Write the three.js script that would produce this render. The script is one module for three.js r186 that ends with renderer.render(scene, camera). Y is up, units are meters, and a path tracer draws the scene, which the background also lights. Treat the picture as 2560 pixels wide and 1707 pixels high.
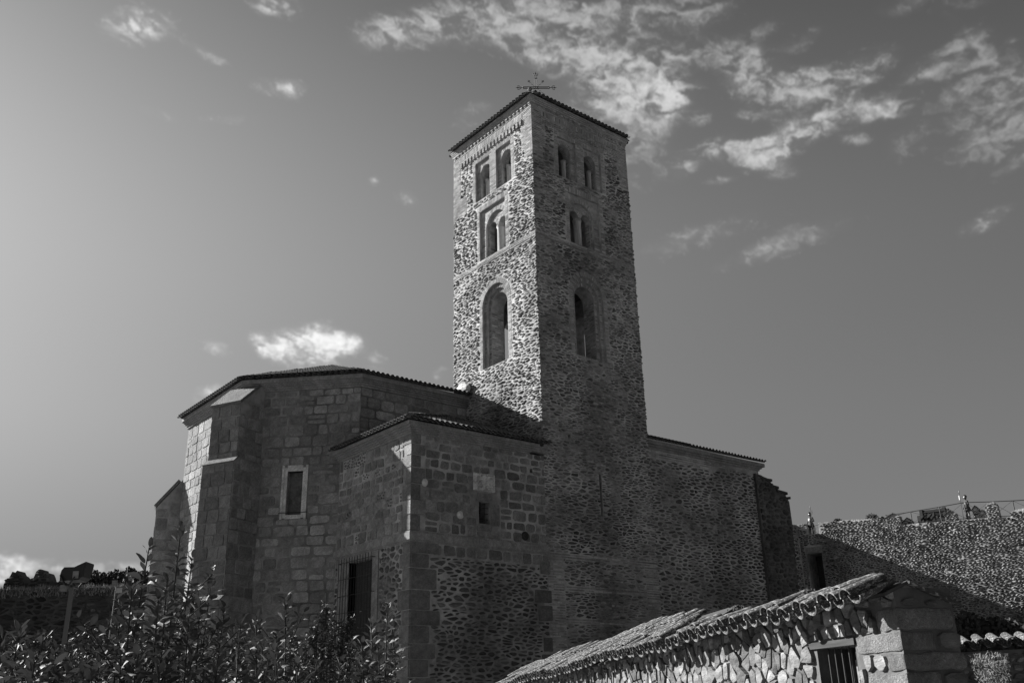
import * as THREE from 'three';
import { MarchingCubes } from 'three/addons/objects/MarchingCubes.js';

// ------------------------------------------------------------------ camera, sky, sun, exposure
const V = (x, y, z) => new THREE.Vector3(x, y, z);
const Y = V(0, 1, 0);
const scene = new THREE.Scene();
const renderer = new THREE.WebGLRenderer();
renderer.toneMapping = THREE.LinearToneMapping;
const EXPO = 2.75;
renderer.toneMappingExposure = EXPO;
renderer.shadowMap.enabled = true;

const CAM = V(-24.7983, 1.6, 28.5299), YAW = -0.8868, PITCH = 0.3698, ROLL = -0.0247, FPX = 2334.29, CX = 1280, CY = 853.5;
const fwd = V(Math.cos(PITCH) * Math.cos(YAW), Math.sin(PITCH), Math.cos(PITCH) * Math.sin(YAW));
const r0 = fwd.clone().cross(Y).normalize(), u0 = r0.clone().cross(fwd);
const camR = r0.clone().multiplyScalar(Math.cos(ROLL)).addScaledVector(u0, Math.sin(ROLL));
const camU = u0.clone().multiplyScalar(Math.cos(ROLL)).addScaledVector(r0, -Math.sin(ROLL));
const camera = new THREE.PerspectiveCamera(2 * Math.atan(CY / FPX) * 180 / Math.PI, 2560 / 1707, 0.1, 2000);
camera.position.copy(CAM);
camera.quaternion.setFromRotationMatrix(new THREE.Matrix4().makeBasis(camR, camU, fwd.clone().negate()));
scene.add(camera);
// a photo pixel (of 2560 x 1707) gives a direction; the plane it touches gives the distance
const ray = (x, y) => fwd.clone().addScaledVector(camR, (x - CX) / FPX).addScaledVector(camU, -(y - CY) / FPX).normalize();
const onPlane = (x, y, p, n) => { const d = ray(x, y); return CAM.clone().addScaledVector(d, p.clone().sub(CAM).dot(n) / d.dot(n)); };
const onX = (x, y, X) => onPlane(x, y, V(X, 0, 0), V(1, 0, 0));
const along = (x, y, dist) => CAM.clone().addScaledVector(ray(x, y), dist);

const SUN = V(-0.414, 0.49, -0.911).normalize();
const sun = new THREE.DirectionalLight(new THREE.Color(1, 0.995, 0.985), 5);
sun.position.copy(SUN).multiplyScalar(140);
sun.castShadow = true;
sun.shadow.mapSize.set(4096, 4096);
Object.assign(sun.shadow.camera, { left: -70, right: 70, top: 60, bottom: -60, near: 1, far: 320 });
scene.add(sun, sun.target);

// ------------------------------------------------------------------ noise
function rng(seed) { let a = seed >>> 0; return () => { a = (a + 0x6D2B79F5) | 0; let t = Math.imul(a ^ (a >>> 15), 1 | a); t = (t + Math.imul(t ^ (t >>> 7), 61 | t)) ^ t; return ((t ^ (t >>> 14)) >>> 0) / 4294967296; }; }
function hash2(x, y, s) { let h = Math.imul(x | 0, 374761393) ^ Math.imul(y | 0, 668265263) ^ Math.imul(s | 0, 2246822519); h = Math.imul(h ^ (h >>> 13), 1274126177); return ((h ^ (h >>> 16)) >>> 0) / 4294967296; }
function vnoise(x, y, s, per = 0) {
  const xi = Math.floor(x), yi = Math.floor(y), fx = x - xi, fy = y - yi, w = (k) => per ? ((k % per) + per) % per : k;
  const u = fx * fx * fx * (fx * (fx * 6 - 15) + 10), v = fy * fy * fy * (fy * (fy * 6 - 15) + 10);
  const a = hash2(w(xi), w(yi), s), b = hash2(w(xi + 1), w(yi), s), c = hash2(w(xi), w(yi + 1), s), d = hash2(w(xi + 1), w(yi + 1), s);
  return a + (b - a) * u + (c - a) * v + (a - b - c + d) * u * v;
}
function fbm(x, y, s, oct, per = 0, gain = 0.5) { let t = 0, a = 1, n = 0; for (let k = 0; k < oct; k++) { t += a * vnoise(x, y, s + k * 17, per); n += a; a *= gain; x *= 2; y *= 2; per *= 2; } return t / n; }
const smooth = (a, b, x) => { const t = Math.min(1, Math.max(0, (x - a) / (b - a))); return t * t * (3 - 2 * t); };
const lerp = (a, b, t) => a + (b - a) * t;

// ------------------------------------------------------------------ sky: air and clouds, placed by direction
{
  const W = 4096, H = 2048, px = new Float32Array(W * H * 4), D2 = 1.0884;
  // [x, y, half width deg, half height deg, tilt deg, strength, brightness]   (x, y: photo at 2352 px width)
  const spots = [
    [880, 75, 1.6, 0.9, -20, 0.8, 0.32], [1010, 55, 2.2, 1.0, -10, 0.75, 0.32], [1130, 40, 2.6, 1.3, 0, 0.8, 0.32], [1290, 35, 3.0, 1.4, 5, 0.75, 0.3], [1450, 35, 3.0, 1.3, 5, 0.65, 0.25], [1600, 25, 2.2, 1.0, 0, 0.55, 0.2],
    [1230, 105, 1.8, 0.8, 20, 0.9, 0.33], [1330, 140, 2.6, 1.1, 20, 0.95, 0.36], [1420, 165, 2.6, 1.2, 20, 0.9, 0.36], [1475, 215, 2.2, 1.0, 5, 1.15, 0.52], [1530, 235, 1.0, 0.6, 0, 1.0, 0.48], [1390, 265, 2.3, 0.9, 8, 0.95, 0.33], [1470, 285, 1.8, 0.6, 0, 0.7, 0.28], [1560, 120, 1.4, 0.7, 0, 0.7, 0.25],
    [315, 60, 1.5, 0.8, -20, 0.9, 0.5], [635, 14, 1.2, 0.6, 0, 0.85, 0.42], [660, 205, 0.9, 0.5, -10, 0.8, 0.45], [600, 195, 0.6, 0.4, 0, 0.5, 0.4], [480, 130, 1.6, 0.4, 20, 0.36, 0.32], [540, 275, 2.0, 0.35, -8, 0.36, 0.32], [360, 262, 1.2, 0.35, 10, 0.34, 0.36], [935, 458, 0.65, 0.4, 25, 0.9, 0.42], [860, 415, 0.4, 0.3, 0, 0.45, 0.3], [1090, 265, 1.2, 0.7, -15, 0.62, 0.3],
    [1690, 130, 1.4, 0.7, 10, 0.9, 0.28], [1735, 170, 1.6, 0.8, 20, 0.9, 0.3], [1800, 210, 1.9, 1.0, 10, 1.0, 0.32], [1860, 195, 1.3, 0.7, -10, 0.95, 0.32], [1945, 178, 1.8, 0.8, -15, 1.05, 0.34], [2000, 160, 1.2, 0.5, -20, 0.7, 0.24], [1840, 305, 2.2, 0.7, -15, 1.05, 0.4], [1740, 345, 1.8, 0.7, 5, 1.05, 0.4], [1780, 390, 1.2, 0.5, 20, 0.7, 0.25], [2005, 255, 2.0, 0.6, 5, 1.05, 0.36], [1645, 335, 0.9, 0.45, -10, 0.9, 0.33], [1570, 385, 0.9, 0.6, -30, 0.85, 0.28], [1612, 272, 0.6, 0.4, 0, 0.7, 0.26], [1720, 265, 0.8, 0.4, 20, 0.7, 0.24], [1650, 415, 0.9, 0.25, 5, 0.6, 0.22], [2120, 170, 1.0, 0.6, -10, 0.75, 0.26], [1970, 320, 0.8, 0.3, 10, 0.8, 0.28], [2090, 315, 1.4, 0.8, -30, 0.5, 0.2], [1835, 100, 1.6, 0.5, -20, 0.5, 0.2], [1740, 75, 1.2, 0.5, -10, 0.5, 0.2],
    [2275, 250, 2.4, 2.2, 30, 0.78, 0.2], [2300, 180, 2.2, 1.6, 40, 0.7, 0.2], [2225, 105, 0.9, 0.7, 20, 0.75, 0.22], [2320, 330, 2.0, 1.5, 0, 0.6, 0.16], [2080, 10, 1.5, 0.6, 0, 0.5, 0.14], [2220, 8, 1.4, 0.6, 0, 0.45, 0.14],
    [1600, 545, 3.6, 0.8, -10, 0.5, 0.22], [1740, 580, 2.6, 0.5, -15, 0.52, 0.22], [1860, 540, 3.0, 0.8, -12, 0.42, 0.2], [1480, 380, 1.6, 1.4, -40, 0.5, 0.2], [1450, 340, 2.2, 0.8, -20, 0.5, 0.2],
    [2265, 508, 1.1, 0.4, -15, 1.05, 0.36],
    [650, 797, 1.2, 0.5, 15, 1.0, 0.5], [700, 800, 1.8, 1.0, 0, 1.15, 0.62], [745, 793, 1.4, 0.75, 0, 1.1, 0.58], [790, 795, 1.0, 0.5, -10, 0.8, 0.6], [605, 795, 0.7, 0.4, 30, 0.8, 0.6], [495, 800, 0.8, 0.4, 25, 0.5, 0.35], [865, 830, 0.9, 0.5, 20, 0.6, 0.3], [730, 752, 0.8, 0.4, -30, 0.5, 0.4], [1015, 862, 0.6, 0.5, 0, 0.55, 0.3],
    [2, 1305, 0.8, 0.6, 0, 1.2, 0.6], [20, 1322, 0.8, 0.4, 0, 0.9, 0.5], [190, 1303, 6.0, 0.42, 0, 0.62, 0.34], [480, 900, 1.0, 0.4, -25, 0.5, 0.42],
  ].map(([x, y, a, b, tilt, s, l]) => { const d = ray(x * D2, y * D2); return { az: Math.atan2(d.z, d.x), el: Math.asin(d.y), a: a * Math.PI / 180, b: b * Math.PI / 180, c: Math.cos(tilt * Math.PI / 180), n: Math.sin(tilt * Math.PI / 180), s, l }; });
  const rs = rng(5);
  for (let k = 0; k < 70; k++) { // the same broken cloud goes on round the rest of the sky
    const az = YAW + 0.75 + rs() * (2 * Math.PI - 1.5), el = 0.1 + rs() * 0.75;
    spots.push({ az, el, a: (0.8 + rs() * 3) * Math.PI / 180, b: (0.5 + rs()) * Math.PI / 180, c: 1, n: 0.2 * (rs() - 0.5), s: 0.5 + rs() * 0.6, l: 0.2 + rs() * 0.3 });
  }
  for (const s of spots) s.reach = 2.6 * Math.max(s.a, s.b);
  const buckets = Array.from({ length: 256 }, () => []);
  for (const s of spots) { const w = s.reach / Math.cos(Math.min(1.4, s.el)) + 0.02; for (let k = 0; k < 256; k++) { const az = (k + 0.5) / 256 * 2 * Math.PI - Math.PI; let d = Math.abs(az - s.az); d = Math.min(d, Math.abs(d - 2 * Math.PI), Math.abs(d - 4 * Math.PI)); if (d < w + 0.03) buckets[k].push(s); } }
  for (let j = 0; j < H; j++) {
    const el = ((j + 0.5) / H - 0.5) * Math.PI, sy = Math.sin(el), cy = Math.cos(el), eld = el * 180 / Math.PI;
    for (let i = 0; i < W; i++) {
      const az = ((i + 0.5) / W - 0.5) * 2 * Math.PI, x = Math.cos(az) * cy, z = Math.sin(az) * cy, o = (j * W + i) * 4;
      let L;
      if (el <= 0) L = 0.12;
      else {
        const g = Math.acos(Math.max(-1, Math.min(1, x * SUN.x + sy * SUN.y + z * SUN.z))) * 180 / Math.PI;
        const low = 0.55 + 0.45 * smooth(1, 17, eld);
        L = (0.02 + 1.1 * Math.exp(-g / 34) * low + 0.24 * Math.exp(-eld / 14) * (0.35 + 0.65 * smooth(45, 95, g))) * (1 - 0.6 * smooth(23, 50, eld));
        let m = 0, lum = 0, ws = 0;
        for (const s of buckets[Math.min(255, Math.floor((az + Math.PI) / (2 * Math.PI) * 256))]) {
          let da = az - s.az; if (da > Math.PI) da -= 2 * Math.PI; if (da < -Math.PI) da += 2 * Math.PI;
          da *= cy; const de = el - s.el; if (Math.abs(de) > s.reach || Math.abs(da) > s.reach) continue;
          const p = (da * s.c - de * s.n) / s.a, q = (da * s.n + de * s.c) / s.b, w = Math.exp(-(p * p + q * q) * 0.8) * s.s;
          m = m + w - m * w * 0.55; lum += w * s.l; ws += w;
        }
        if (m > 0.02) {
          const X = az * cy * 57.3, Z = eld, wx = fbm(X * 0.9 + 40, Z * 1.3, 3, 4) - 0.5, wz = fbm(X * 0.9, Z * 1.3 + 70, 9, 4) - 0.5;
          const n = fbm(X * 0.95 + wx * 2.2 + 300, Z * 1.7 + wz * 2.2 + 100, 21, 7, 0, 0.6);
          const body = m * 1.05 + (n - 0.5) * 2.6 * (0.2 + 0.8 * Math.min(1, m * 1.3)) - 0.36, n2 = fbm(X * 3.1 + wx * 3 + 11, Z * 4.4 + wz * 3, 77, 4, 0, 0.6);
          const al = smooth(0, 1.35, body + (n2 - 0.5) * 0.95), inner = 0.5 + 0.8 * smooth(0.25, 0.8, n * 0.6 + n2 * 0.4);
          L += al * lum / (ws + 1e-6) * inner * 0.8 + 0.5 * lum / (ws + 1e-6) * smooth(0.12, 1.0, m) * (0.1 + 0.9 * smooth(0.3, 0.7, n)) * (1 - 0.7 * al);
        }
      }
      L /= EXPO; px[o] = px[o + 1] = px[o + 2] = L; px[o + 3] = 1;
    }
  }
  const t = new THREE.DataTexture(px, W, H, THREE.RGBAFormat, THREE.FloatType);
  t.mapping = THREE.EquirectangularReflectionMapping; t.magFilter = t.minFilter = THREE.LinearFilter; t.colorSpace = THREE.NoColorSpace; t.needsUpdate = true;
  scene.background = t; scene.environment = t;
}

// ------------------------------------------------------------------ textures and materials (all greys: the photograph is black and white)
function tex(n, f, srgb = true) {
  const d = new Uint8Array(n * n * 4);
  for (let j = 0; j < n; j++) for (let i = 0; i < n; i++) { const v = Math.max(0, Math.min(255, f(i / n, j / n) * 255)), o = (j * n + i) * 4; d[o] = d[o + 1] = d[o + 2] = v; d[o + 3] = 255; }
  const t = new THREE.DataTexture(d, n, n, THREE.RGBAFormat); t.wrapS = t.wrapT = THREE.RepeatWrapping; t.magFilter = THREE.LinearFilter; t.minFilter = THREE.LinearMipmapLinearFilter; t.generateMipmaps = true;
  if (srgb) t.colorSpace = THREE.SRGBColorSpace; t.needsUpdate = true; return t;
}
const speckle = (u, v, s, per) => hash2(Math.floor(u * per), Math.floor(v * per), s);
const T = {
  mortar: tex(1024, (u, v) => 0.6 + 0.36 * fbm(u * 40, v * 40, 1, 6, 40, 0.66) + 0.75 * (fbm(u * 5, v * 5, 7, 5, 5, 0.55) - 0.45)),
  mortarB: tex(1024, (u, v) => fbm(u * 45, v * 45, 31, 6, 45, 0.72), false),
  stone: tex(512, (u, v) => 0.5 + 0.5 * fbm(u * 6, v * 14, 41, 6, 2, 0.62) + 0.2 * (fbm(u * 4, v * 4, 47, 3, 4) - 0.4)),
  stoneB: tex(512, (u, v) => fbm(u * 8, v * 20, 51, 6, 4, 0.66), false),
  granite: tex(512, (u, v) => 0.62 + 0.3 * fbm(u * 24, v * 24, 61, 4, 24, 0.7) + 0.22 * (speckle(u, v, 3, 170) - 0.5) + 0.3 * (fbm(u * 4, v * 4, 67, 4, 4) - 0.5)),
  graniteB: tex(512, (u, v) => 0.6 * fbm(u * 30, v * 30, 71, 5, 30, 0.75) + 0.4 * speckle(u, v, 8, 128), false),
  lichen: tex(512, (u, v) => { const n = fbm(u * 10, v * 10, 81, 6, 10, 0.65), m = fbm(u * 36, v * 36, 83, 4, 36, 0.65); return 0.34 + 0.22 * n + 0.55 * smooth(0.52, 0.66, m * 0.65 + n * 0.4); }),
  lichenB: tex(512, (u, v) => fbm(u * 30, v * 30, 91, 5, 30, 0.7), false),
  wood: tex(256, (u, v) => 0.55 + 0.45 * fbm(u * 3, v * 40, 101, 5, 0, 0.6)),
  grass: tex(256, (u, v) => 0.5 + 0.5 * fbm(u * 12, v * 12, 111, 5, 12, 0.65)),
};
const g3 = (v) => new THREE.Color().setRGB(v, v, v);
const mat = (v, o = {}) => new THREE.MeshStandardMaterial({ color: g3(v), roughness: 0.95, metalness: 0, ...o });
const M = {
  mortar: mat(0.42, { map: T.mortar, bumpMap: T.mortarB, bumpScale: 0.03 }),
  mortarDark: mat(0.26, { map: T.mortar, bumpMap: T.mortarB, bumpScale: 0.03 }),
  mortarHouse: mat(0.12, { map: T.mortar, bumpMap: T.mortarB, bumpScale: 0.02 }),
  rubble: mat(1, { vertexColors: true, map: T.stone, bumpMap: T.stoneB, bumpScale: 0.03 }),
  ashlar: mat(1, { vertexColors: true, map: T.granite, bumpMap: T.graniteB, bumpScale: 0.02 }),
  rough: mat(1, { vertexColors: true, map: T.granite, bumpMap: T.graniteB, bumpScale: 0.035 }),
  brick: mat(1, { vertexColors: true, map: T.mortar, bumpMap: T.mortarB, bumpScale: 0.006 }),
  trim: mat(0.34, { map: T.granite, bumpMap: T.graniteB, bumpScale: 0.004 }),
  pale: mat(0.82, { map: T.granite, bumpMap: T.graniteB, bumpScale: 0.003 }),
  shaft: mat(0.42, { map: T.mortar, bumpMap: T.mortarB, bumpScale: 0.003 }),
  tile: mat(0.3, { map: T.lichen, bumpMap: T.lichenB, bumpScale: 0.004 }),
  tileB: mat(0.22, { map: T.lichen, bumpMap: T.lichenB, bumpScale: 0.004 }),
  tileFar: mat(1, { vertexColors: true, map: T.lichen }),
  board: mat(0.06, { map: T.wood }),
  timber: mat(0.02, { map: T.wood }),
  iron: mat(0.02, { roughness: 0.6, metalness: 0.3 }),
  rail: mat(0.008, { roughness: 0.6 }),
  wood: mat(0.1, { map: T.wood }),
  woodPale: mat(0.3, { map: T.wood }),
  blind: mat(0.12, { roughness: 0.8, map: T.mortar }),
  mortarSac: mat(0.36, { map: T.mortar, bumpMap: T.mortarB, bumpScale: 0.03 }),
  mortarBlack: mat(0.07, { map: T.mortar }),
  steel: new THREE.MeshStandardMaterial({ color: g3(0.16), metalness: 0.7, roughness: 0.55 }),
  cloth: mat(0.05), skin: mat(0.25), flag: mat(0.4),
  grass: mat(0.08, { map: T.grass }),
  ground: mat(0.35, { map: T.grass, bumpMap: T.mortarB, bumpScale: 0.03 }),
  leaf: new THREE.MeshPhysicalMaterial({ color: g3(0.072), specularIntensity: 0.45, roughness: 0.68, transmission: 0.3, thickness: 0, clearcoat: 0.04, clearcoatRoughness: 0.4, side: THREE.DoubleSide }),
  leafB: new THREE.MeshPhysicalMaterial({ color: g3(0.052), specularIntensity: 0.45, roughness: 0.68, transmission: 0.25, thickness: 0, clearcoat: 0.04, clearcoatRoughness: 0.4, side: THREE.DoubleSide }),
  leafSmall: new THREE.MeshPhysicalMaterial({ color: g3(0.05), specularIntensity: 0.5, roughness: 0.65, transmission: 0.2, thickness: 0, clearcoat: 0.06, clearcoatRoughness: 0.4, side: THREE.DoubleSide }),
  leafDark: mat(0.035, { side: THREE.DoubleSide }),
  bark: mat(0.06, { map: T.wood }),
};

// ------------------------------------------------------------------ things and parts
const taken = {};
const numbered = (n) => { const k = taken[n] = (taken[n] ?? -1) + 1; return k ? `${n}_${String(k).padStart(3, '0')}` : n; };
function thing(name, label, category, base, group) {
  const o = new THREE.Group(); o.name = numbered(name); o.position.copy(base); o.userData = { label, category };
  if (group) o.userData.group = group;
  scene.add(o); return o;
}
const shade = (m) => { m.castShadow = m.receiveShadow = true; return m; };
function part(parent, name, geo, m, kind) { // geometry in world coordinates
  const b = V(0, 0, 0); for (let p = parent; p && p !== scene; p = p.parent) b.add(p.position);
  geo.translate(-b.x, -b.y, -b.z);
  const o = shade(new THREE.Mesh(geo, m)); o.name = name; if (kind) o.userData.kind = kind; parent.add(o); return o;
}
function setting(name, geo, m, kind = 'structure') { const o = shade(new THREE.Mesh(geo, m)); o.name = numbered(name); o.userData.kind = kind; scene.add(o); return o; }

class Geo {
  constructor() { this.p = []; this.u = []; this.c = []; this.i = []; }
  get n() { return this.p.length / 3; }
  v(P, u, w, c = 1) { this.p.push(P.x, P.y, P.z); this.u.push(u, w); this.c.push(c, c, c); return this.n - 1; }
  t(a, b, c) { this.i.push(a, b, c); }
  quad(a, b, c, d, tone = 1, s = 1.2) { // own corners: flat shading
    const e1 = b.clone().sub(a), e2 = d.clone().sub(a), w = e1.length() / s, h = e2.length() / s, o = (a.x * 0.37 + a.y * 0.61 + a.z * 0.53);
    const k = this.v(a, o, o * 0.7, tone); this.v(b, o + w, o * 0.7, tone); this.v(c, o + w, o * 0.7 + h, tone); this.v(d, o, o * 0.7 + h, tone);
    this.t(k, k + 1, k + 2); this.t(k, k + 2, k + 3);
  }
  box(o, a, b, c, tone) { // corner and three edges, a x b = c side
    const q = (P, e, f) => this.quad(P, P.clone().add(e), P.clone().add(e).add(f), P.clone().add(f), tone);
    q(o.clone().add(c), a, b); q(o, b, a); q(o.clone().add(a), b, c); q(o, c, b); q(o.clone().add(b), c, a); q(o, a, c);
  }
  add(g, m, tone = 1) { const k = this.n, P = g.attributes.position, U = g.attributes.uv, q = V(0, 0, 0); for (let j = 0; j < P.count; j++) { q.fromBufferAttribute(P, j).applyMatrix4(m); this.v(q, U ? U.getX(j) : 0, U ? U.getY(j) : 0, tone); } if (g.index) for (let j = 0; j < g.index.count; j++) this.i.push(k + g.index.getX(j)); else for (let j = 0; j < P.count; j++) this.i.push(k + j); }
  build(flat = false) {
    let g = new THREE.BufferGeometry();
    g.setAttribute('position', new THREE.Float32BufferAttribute(this.p, 3)); g.setAttribute('uv', new THREE.Float32BufferAttribute(this.u, 2)); g.setAttribute('color', new THREE.Float32BufferAttribute(this.c, 3)); g.setIndex(this.i);
    if (flat) g = g.toNonIndexed(); g.computeVertexNormals(); return g;
  }
}
// a vertical face: t runs along e, y up, d outwards along n
class Frame {
  constructor(o, n) { this.o = V(o.x, 0, o.z); this.n = n.clone().normalize(); this.e = Y.clone().cross(this.n); }
  at(t, y, d = 0) { return this.o.clone().addScaledVector(this.e, t).addScaledVector(this.n, d).setY(y); }
  tOf(p) { return p.clone().sub(this.o).dot(this.e); }
  matrix(d = 0) { return new THREE.Matrix4().makeBasis(this.e, Y, this.n).setPosition(this.at(0, 0, d)); }
  px(x, y) { const p = onPlane(x, y, this.o, this.n); return [this.tOf(p), p.y]; }
}
const area = (P) => { let a = 0; for (let k = 0; k < P.length; k++) { const [x, y] = P[k], [z, w] = P[(k + 1) % P.length]; a += x * w - z * y; } return a / 2; };
function clip(P, px, py, nx, ny) { const out = []; for (let k = 0; k < P.length; k++) { const a = P[k], b = P[(k + 1) % P.length], da = (a[0] - px) * nx + (a[1] - py) * ny, db = (b[0] - px) * nx + (b[1] - py) * ny; if (da <= 0) out.push(a); if ((da < 0 && db > 0) || (da > 0 && db < 0)) { const s = da / (da - db); out.push([a[0] + (b[0] - a[0]) * s, a[1] + (b[1] - a[1]) * s]); } } return out; }
function inset(P, g) { let Q = P; for (let k = 0; k < P.length; k++) { const a = P[k], b = P[(k + 1) % P.length], dx = b[0] - a[0], dy = b[1] - a[1], l = Math.hypot(dx, dy); if (l < 1e-6) continue; const nx = dy / l, ny = -dx / l; Q = clip(Q, a[0] - nx * g, a[1] - ny * g, nx, ny); if (Q.length < 3) return []; } return Q; }
function avoid(P, holes) { // keep what lies outside convex holes
  for (const h of holes) {
    let c = [0, 0]; for (const p of P) { c[0] += p[0] / P.length; c[1] += p[1] / P.length; }
    let best = -1e9, E = null;
    for (let k = 0; k < h.length; k++) { const a = h[k], b = h[(k + 1) % h.length], dx = b[0] - a[0], dy = b[1] - a[1], l = Math.hypot(dx, dy); if (l < 1e-6) continue; const nx = dy / l, ny = -dx / l, s = (c[0] - a[0]) * nx + (c[1] - a[1]) * ny; if (s > best) { best = s; E = [a, nx, ny]; } }
    if (best < -0.02) return [];
    P = clip(P, E[0][0], E[0][1], -E[1], -E[2]); if (P.length < 3) return [];
  }
  return P;
}
const rect = (a, b, c, d) => [[a, c], [b, c], [b, d], [a, d]];
const archPoly = (c, hw, y0, apex, n = 18) => { const P = [[c - hw, y0], [c + hw, y0]], s = apex - hw; for (let k = 0; k <= n; k++) { const a = Math.PI * k / n; P.push([c + hw * Math.cos(a), s + hw * Math.sin(a)]); } return P; };
// irregular stones: cells round jittered sites, flattened
function rubble({ t0, t1, y0, y1, cw, ch, gap, holes = [], seed = 1, drop = 0.16, jit = 0.8, jitY = jit, min = 0.008, gapVar = 0.6 }) {
  const r = rng(seed), nx = Math.ceil((t1 - t0) / cw) + 2, ny = Math.ceil((y1 - y0) / ch) + 2, S = [], out = [];
  for (let j = 0; j < ny; j++) { S[j] = []; for (let i = 0; i < nx; i++) { const a = r(), b = r(), c = r(); S[j][i] = c < drop * (0.4 + 1.2 * vnoise(i * 0.35, j * 0.35, seed)) ? null : [i - 0.5 + (j % 2) * 0.5 + (a - 0.5) * jit, j - 0.5 + (b - 0.5) * jitY + 0.9 * (vnoise(i * 0.18, j * 0.3, seed + 5) - 0.5)]; } }
  for (let j = 0; j < ny; j++) for (let i = 0; i < nx; i++) {
    const s = S[j][i], g = gap * (1 - gapVar / 2 + r() * gapVar); if (!s) continue;
    let P = rect(s[0] - 2, s[0] + 2, s[1] - 1.8, s[1] + 1.8);
    for (let jj = Math.max(0, j - 3); jj <= Math.min(ny - 1, j + 3); jj++) for (let ii = Math.max(0, i - 3); ii <= Math.min(nx - 1, i + 3); ii++) { const q = S[jj][ii]; if (!q || q === s) continue; const dx = q[0] - s[0], dy = q[1] - s[1]; P = clip(P, (q[0] + s[0]) / 2, (q[1] + s[1]) / 2, dx, dy); }
    P = P.map(([x, y]) => [t0 + x * cw, y0 + y * ch]);
    P = clip(clip(clip(clip(P, t0, 0, -1, 0), t1, 0, 1, 0), 0, y0, 0, -1), 0, y1, 0, 1);
    if (P.length < 3) continue;
    P = inset(P, g / 2 * (r() < 0.12 ? 1.8 : 1)); if (P.length < 3) continue;
    P = avoid(P, holes.filter((h) => P.some((p) => p[0] > h.x0 - 0.1 && p[0] < h.x1 + 0.1 && p[1] > h.y0 - 0.1 && p[1] < h.y1 + 0.1)));
    if (P.length < 3 || area(P) < min) continue;
    out.push(P);
  }
  return out;
}
const hole = (P) => { P.x0 = Math.min(...P.map((p) => p[0])); P.x1 = Math.max(...P.map((p) => p[0])); P.y0 = Math.min(...P.map((p) => p[1])); P.y1 = Math.max(...P.map((p) => p[1])); return P; };
// coursed blocks
function coursed({ t0, t1, y0, y1, h = [0.4, 0.52], w = [0.5, 1.0], gap = 0.03, jit = 0.02, holes = [], seed = 1 }) {
  const r = rng(seed), out = []; let y = y0;
  while (y < y1 - 0.08) {
    let hh = lerp(h[0], h[1], r()); if (y + hh > y1 - 0.2) hh = y1 - y;
    let t = t0 - r() * w[0] * 0.6;
    while (t < t1) {
      const ww = lerp(w[0], w[1], r() ** 1.3), j = () => (r() - 0.5) * 2 * jit, g = gap * (0.5 + r()) / 2, split = r();
      const put = (a, b, c, d) => { let P = [[a + g + j(), c + g + j()], [b - g + j(), c + g + j()], [b - g + j(), d - g + j()], [a + g + j(), d - g + j()]]; P = clip(clip(P, t0, 0, -1, 0), t1, 0, 1, 0); if (P.length > 2) P = avoid(P, holes.filter((q) => P.some((p) => p[0] > q.x0 - 0.2 && p[0] < q.x1 + 0.2 && p[1] > q.y0 - 0.2 && p[1] < q.y1 + 0.2))); if (P.length > 2 && area(P) > 0.012) out.push(P); };
      if (split < 0.06 && ww > 0.6) { put(t, t + ww, y, y + hh / 2); put(t, t + ww, y + hh / 2, y + hh); } else put(t, t + ww, y, y + hh);
      t += ww;
    }
    y += hh;
  }
  return out;
}
// one stone on a face: skirt, shoulder, crown
function stoneInto(G, F, P, { h, r, tone, round = 0.25, crown = 0.78, cut = true, dip = 0.03, tilt = 0.25, rag = 0.16, dome = 1 }) {
  let Q = P;
  if (cut) { Q = []; for (let k = 0; k < P.length; k++) { const a = P[k], b = P[(k + 1) % P.length]; if (Math.hypot(a[0] - b[0], a[1] - b[1]) < 0.02) { Q.push(a); continue; } Q.push([lerp(a[0], b[0], round), lerp(a[1], b[1], round)], [lerp(a[0], b[0], 1 - round), lerp(a[1], b[1], 1 - round)]); } }
  if (Q.length > 12) Q = Q.filter((_, k) => k % 2 === 0 || Q.length < 13);
  let cx = 0, cy = 0; for (const p of Q) { cx += p[0] / Q.length; cy += p[1] / Q.length; }
  const ou = r() * 7, ov = r() * 7, s = 1.2, n = Q.length, tx = (r() - 0.5) * tilt, ty = (r() - 0.5) * tilt, w = 0.2;
  if (rag) Q = Q.map(([x, y]) => { const f = 1 - rag * r(); return [lerp(cx, x, f), lerp(cy, y, f)]; });
  const low = [], top = [];
  for (const [x, y] of Q) low.push(G.v(F.at(x, y, -dip), x / s + ou, y / s + ov, tone));
  for (const [x, y] of Q) { const X = lerp(cx, x, crown), Z = lerp(cy, y, crown), d = Math.max(0.004, h * (1 + (0.3 * r() - 0.18) * dome) + tx * (X - cx) * w + ty * (Z - cy) * w); top.push(G.v(F.at(X, Z, d), X / s + ou, Z / s + ov, tone)); }
  const ox = rag ? (r() - 0.5) * 0.3 : 0, oy = rag ? (r() - 0.5) * 0.3 : 0, ccx = lerp(cx, Q[0][0], ox), ccy = lerp(cy, Q[0][1], oy), c = G.v(F.at(ccx, ccy, h * lerp(1, 0.85 + 0.5 * r(), dome)), cx / s + ou, cy / s + ov, tone);
  for (let k = 0; k < n; k++) { const m = (k + 1) % n; G.t(low[k], low[m], top[m]); G.t(low[k], top[m], top[k]); G.t(top[k], top[m], c); }
}
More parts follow.
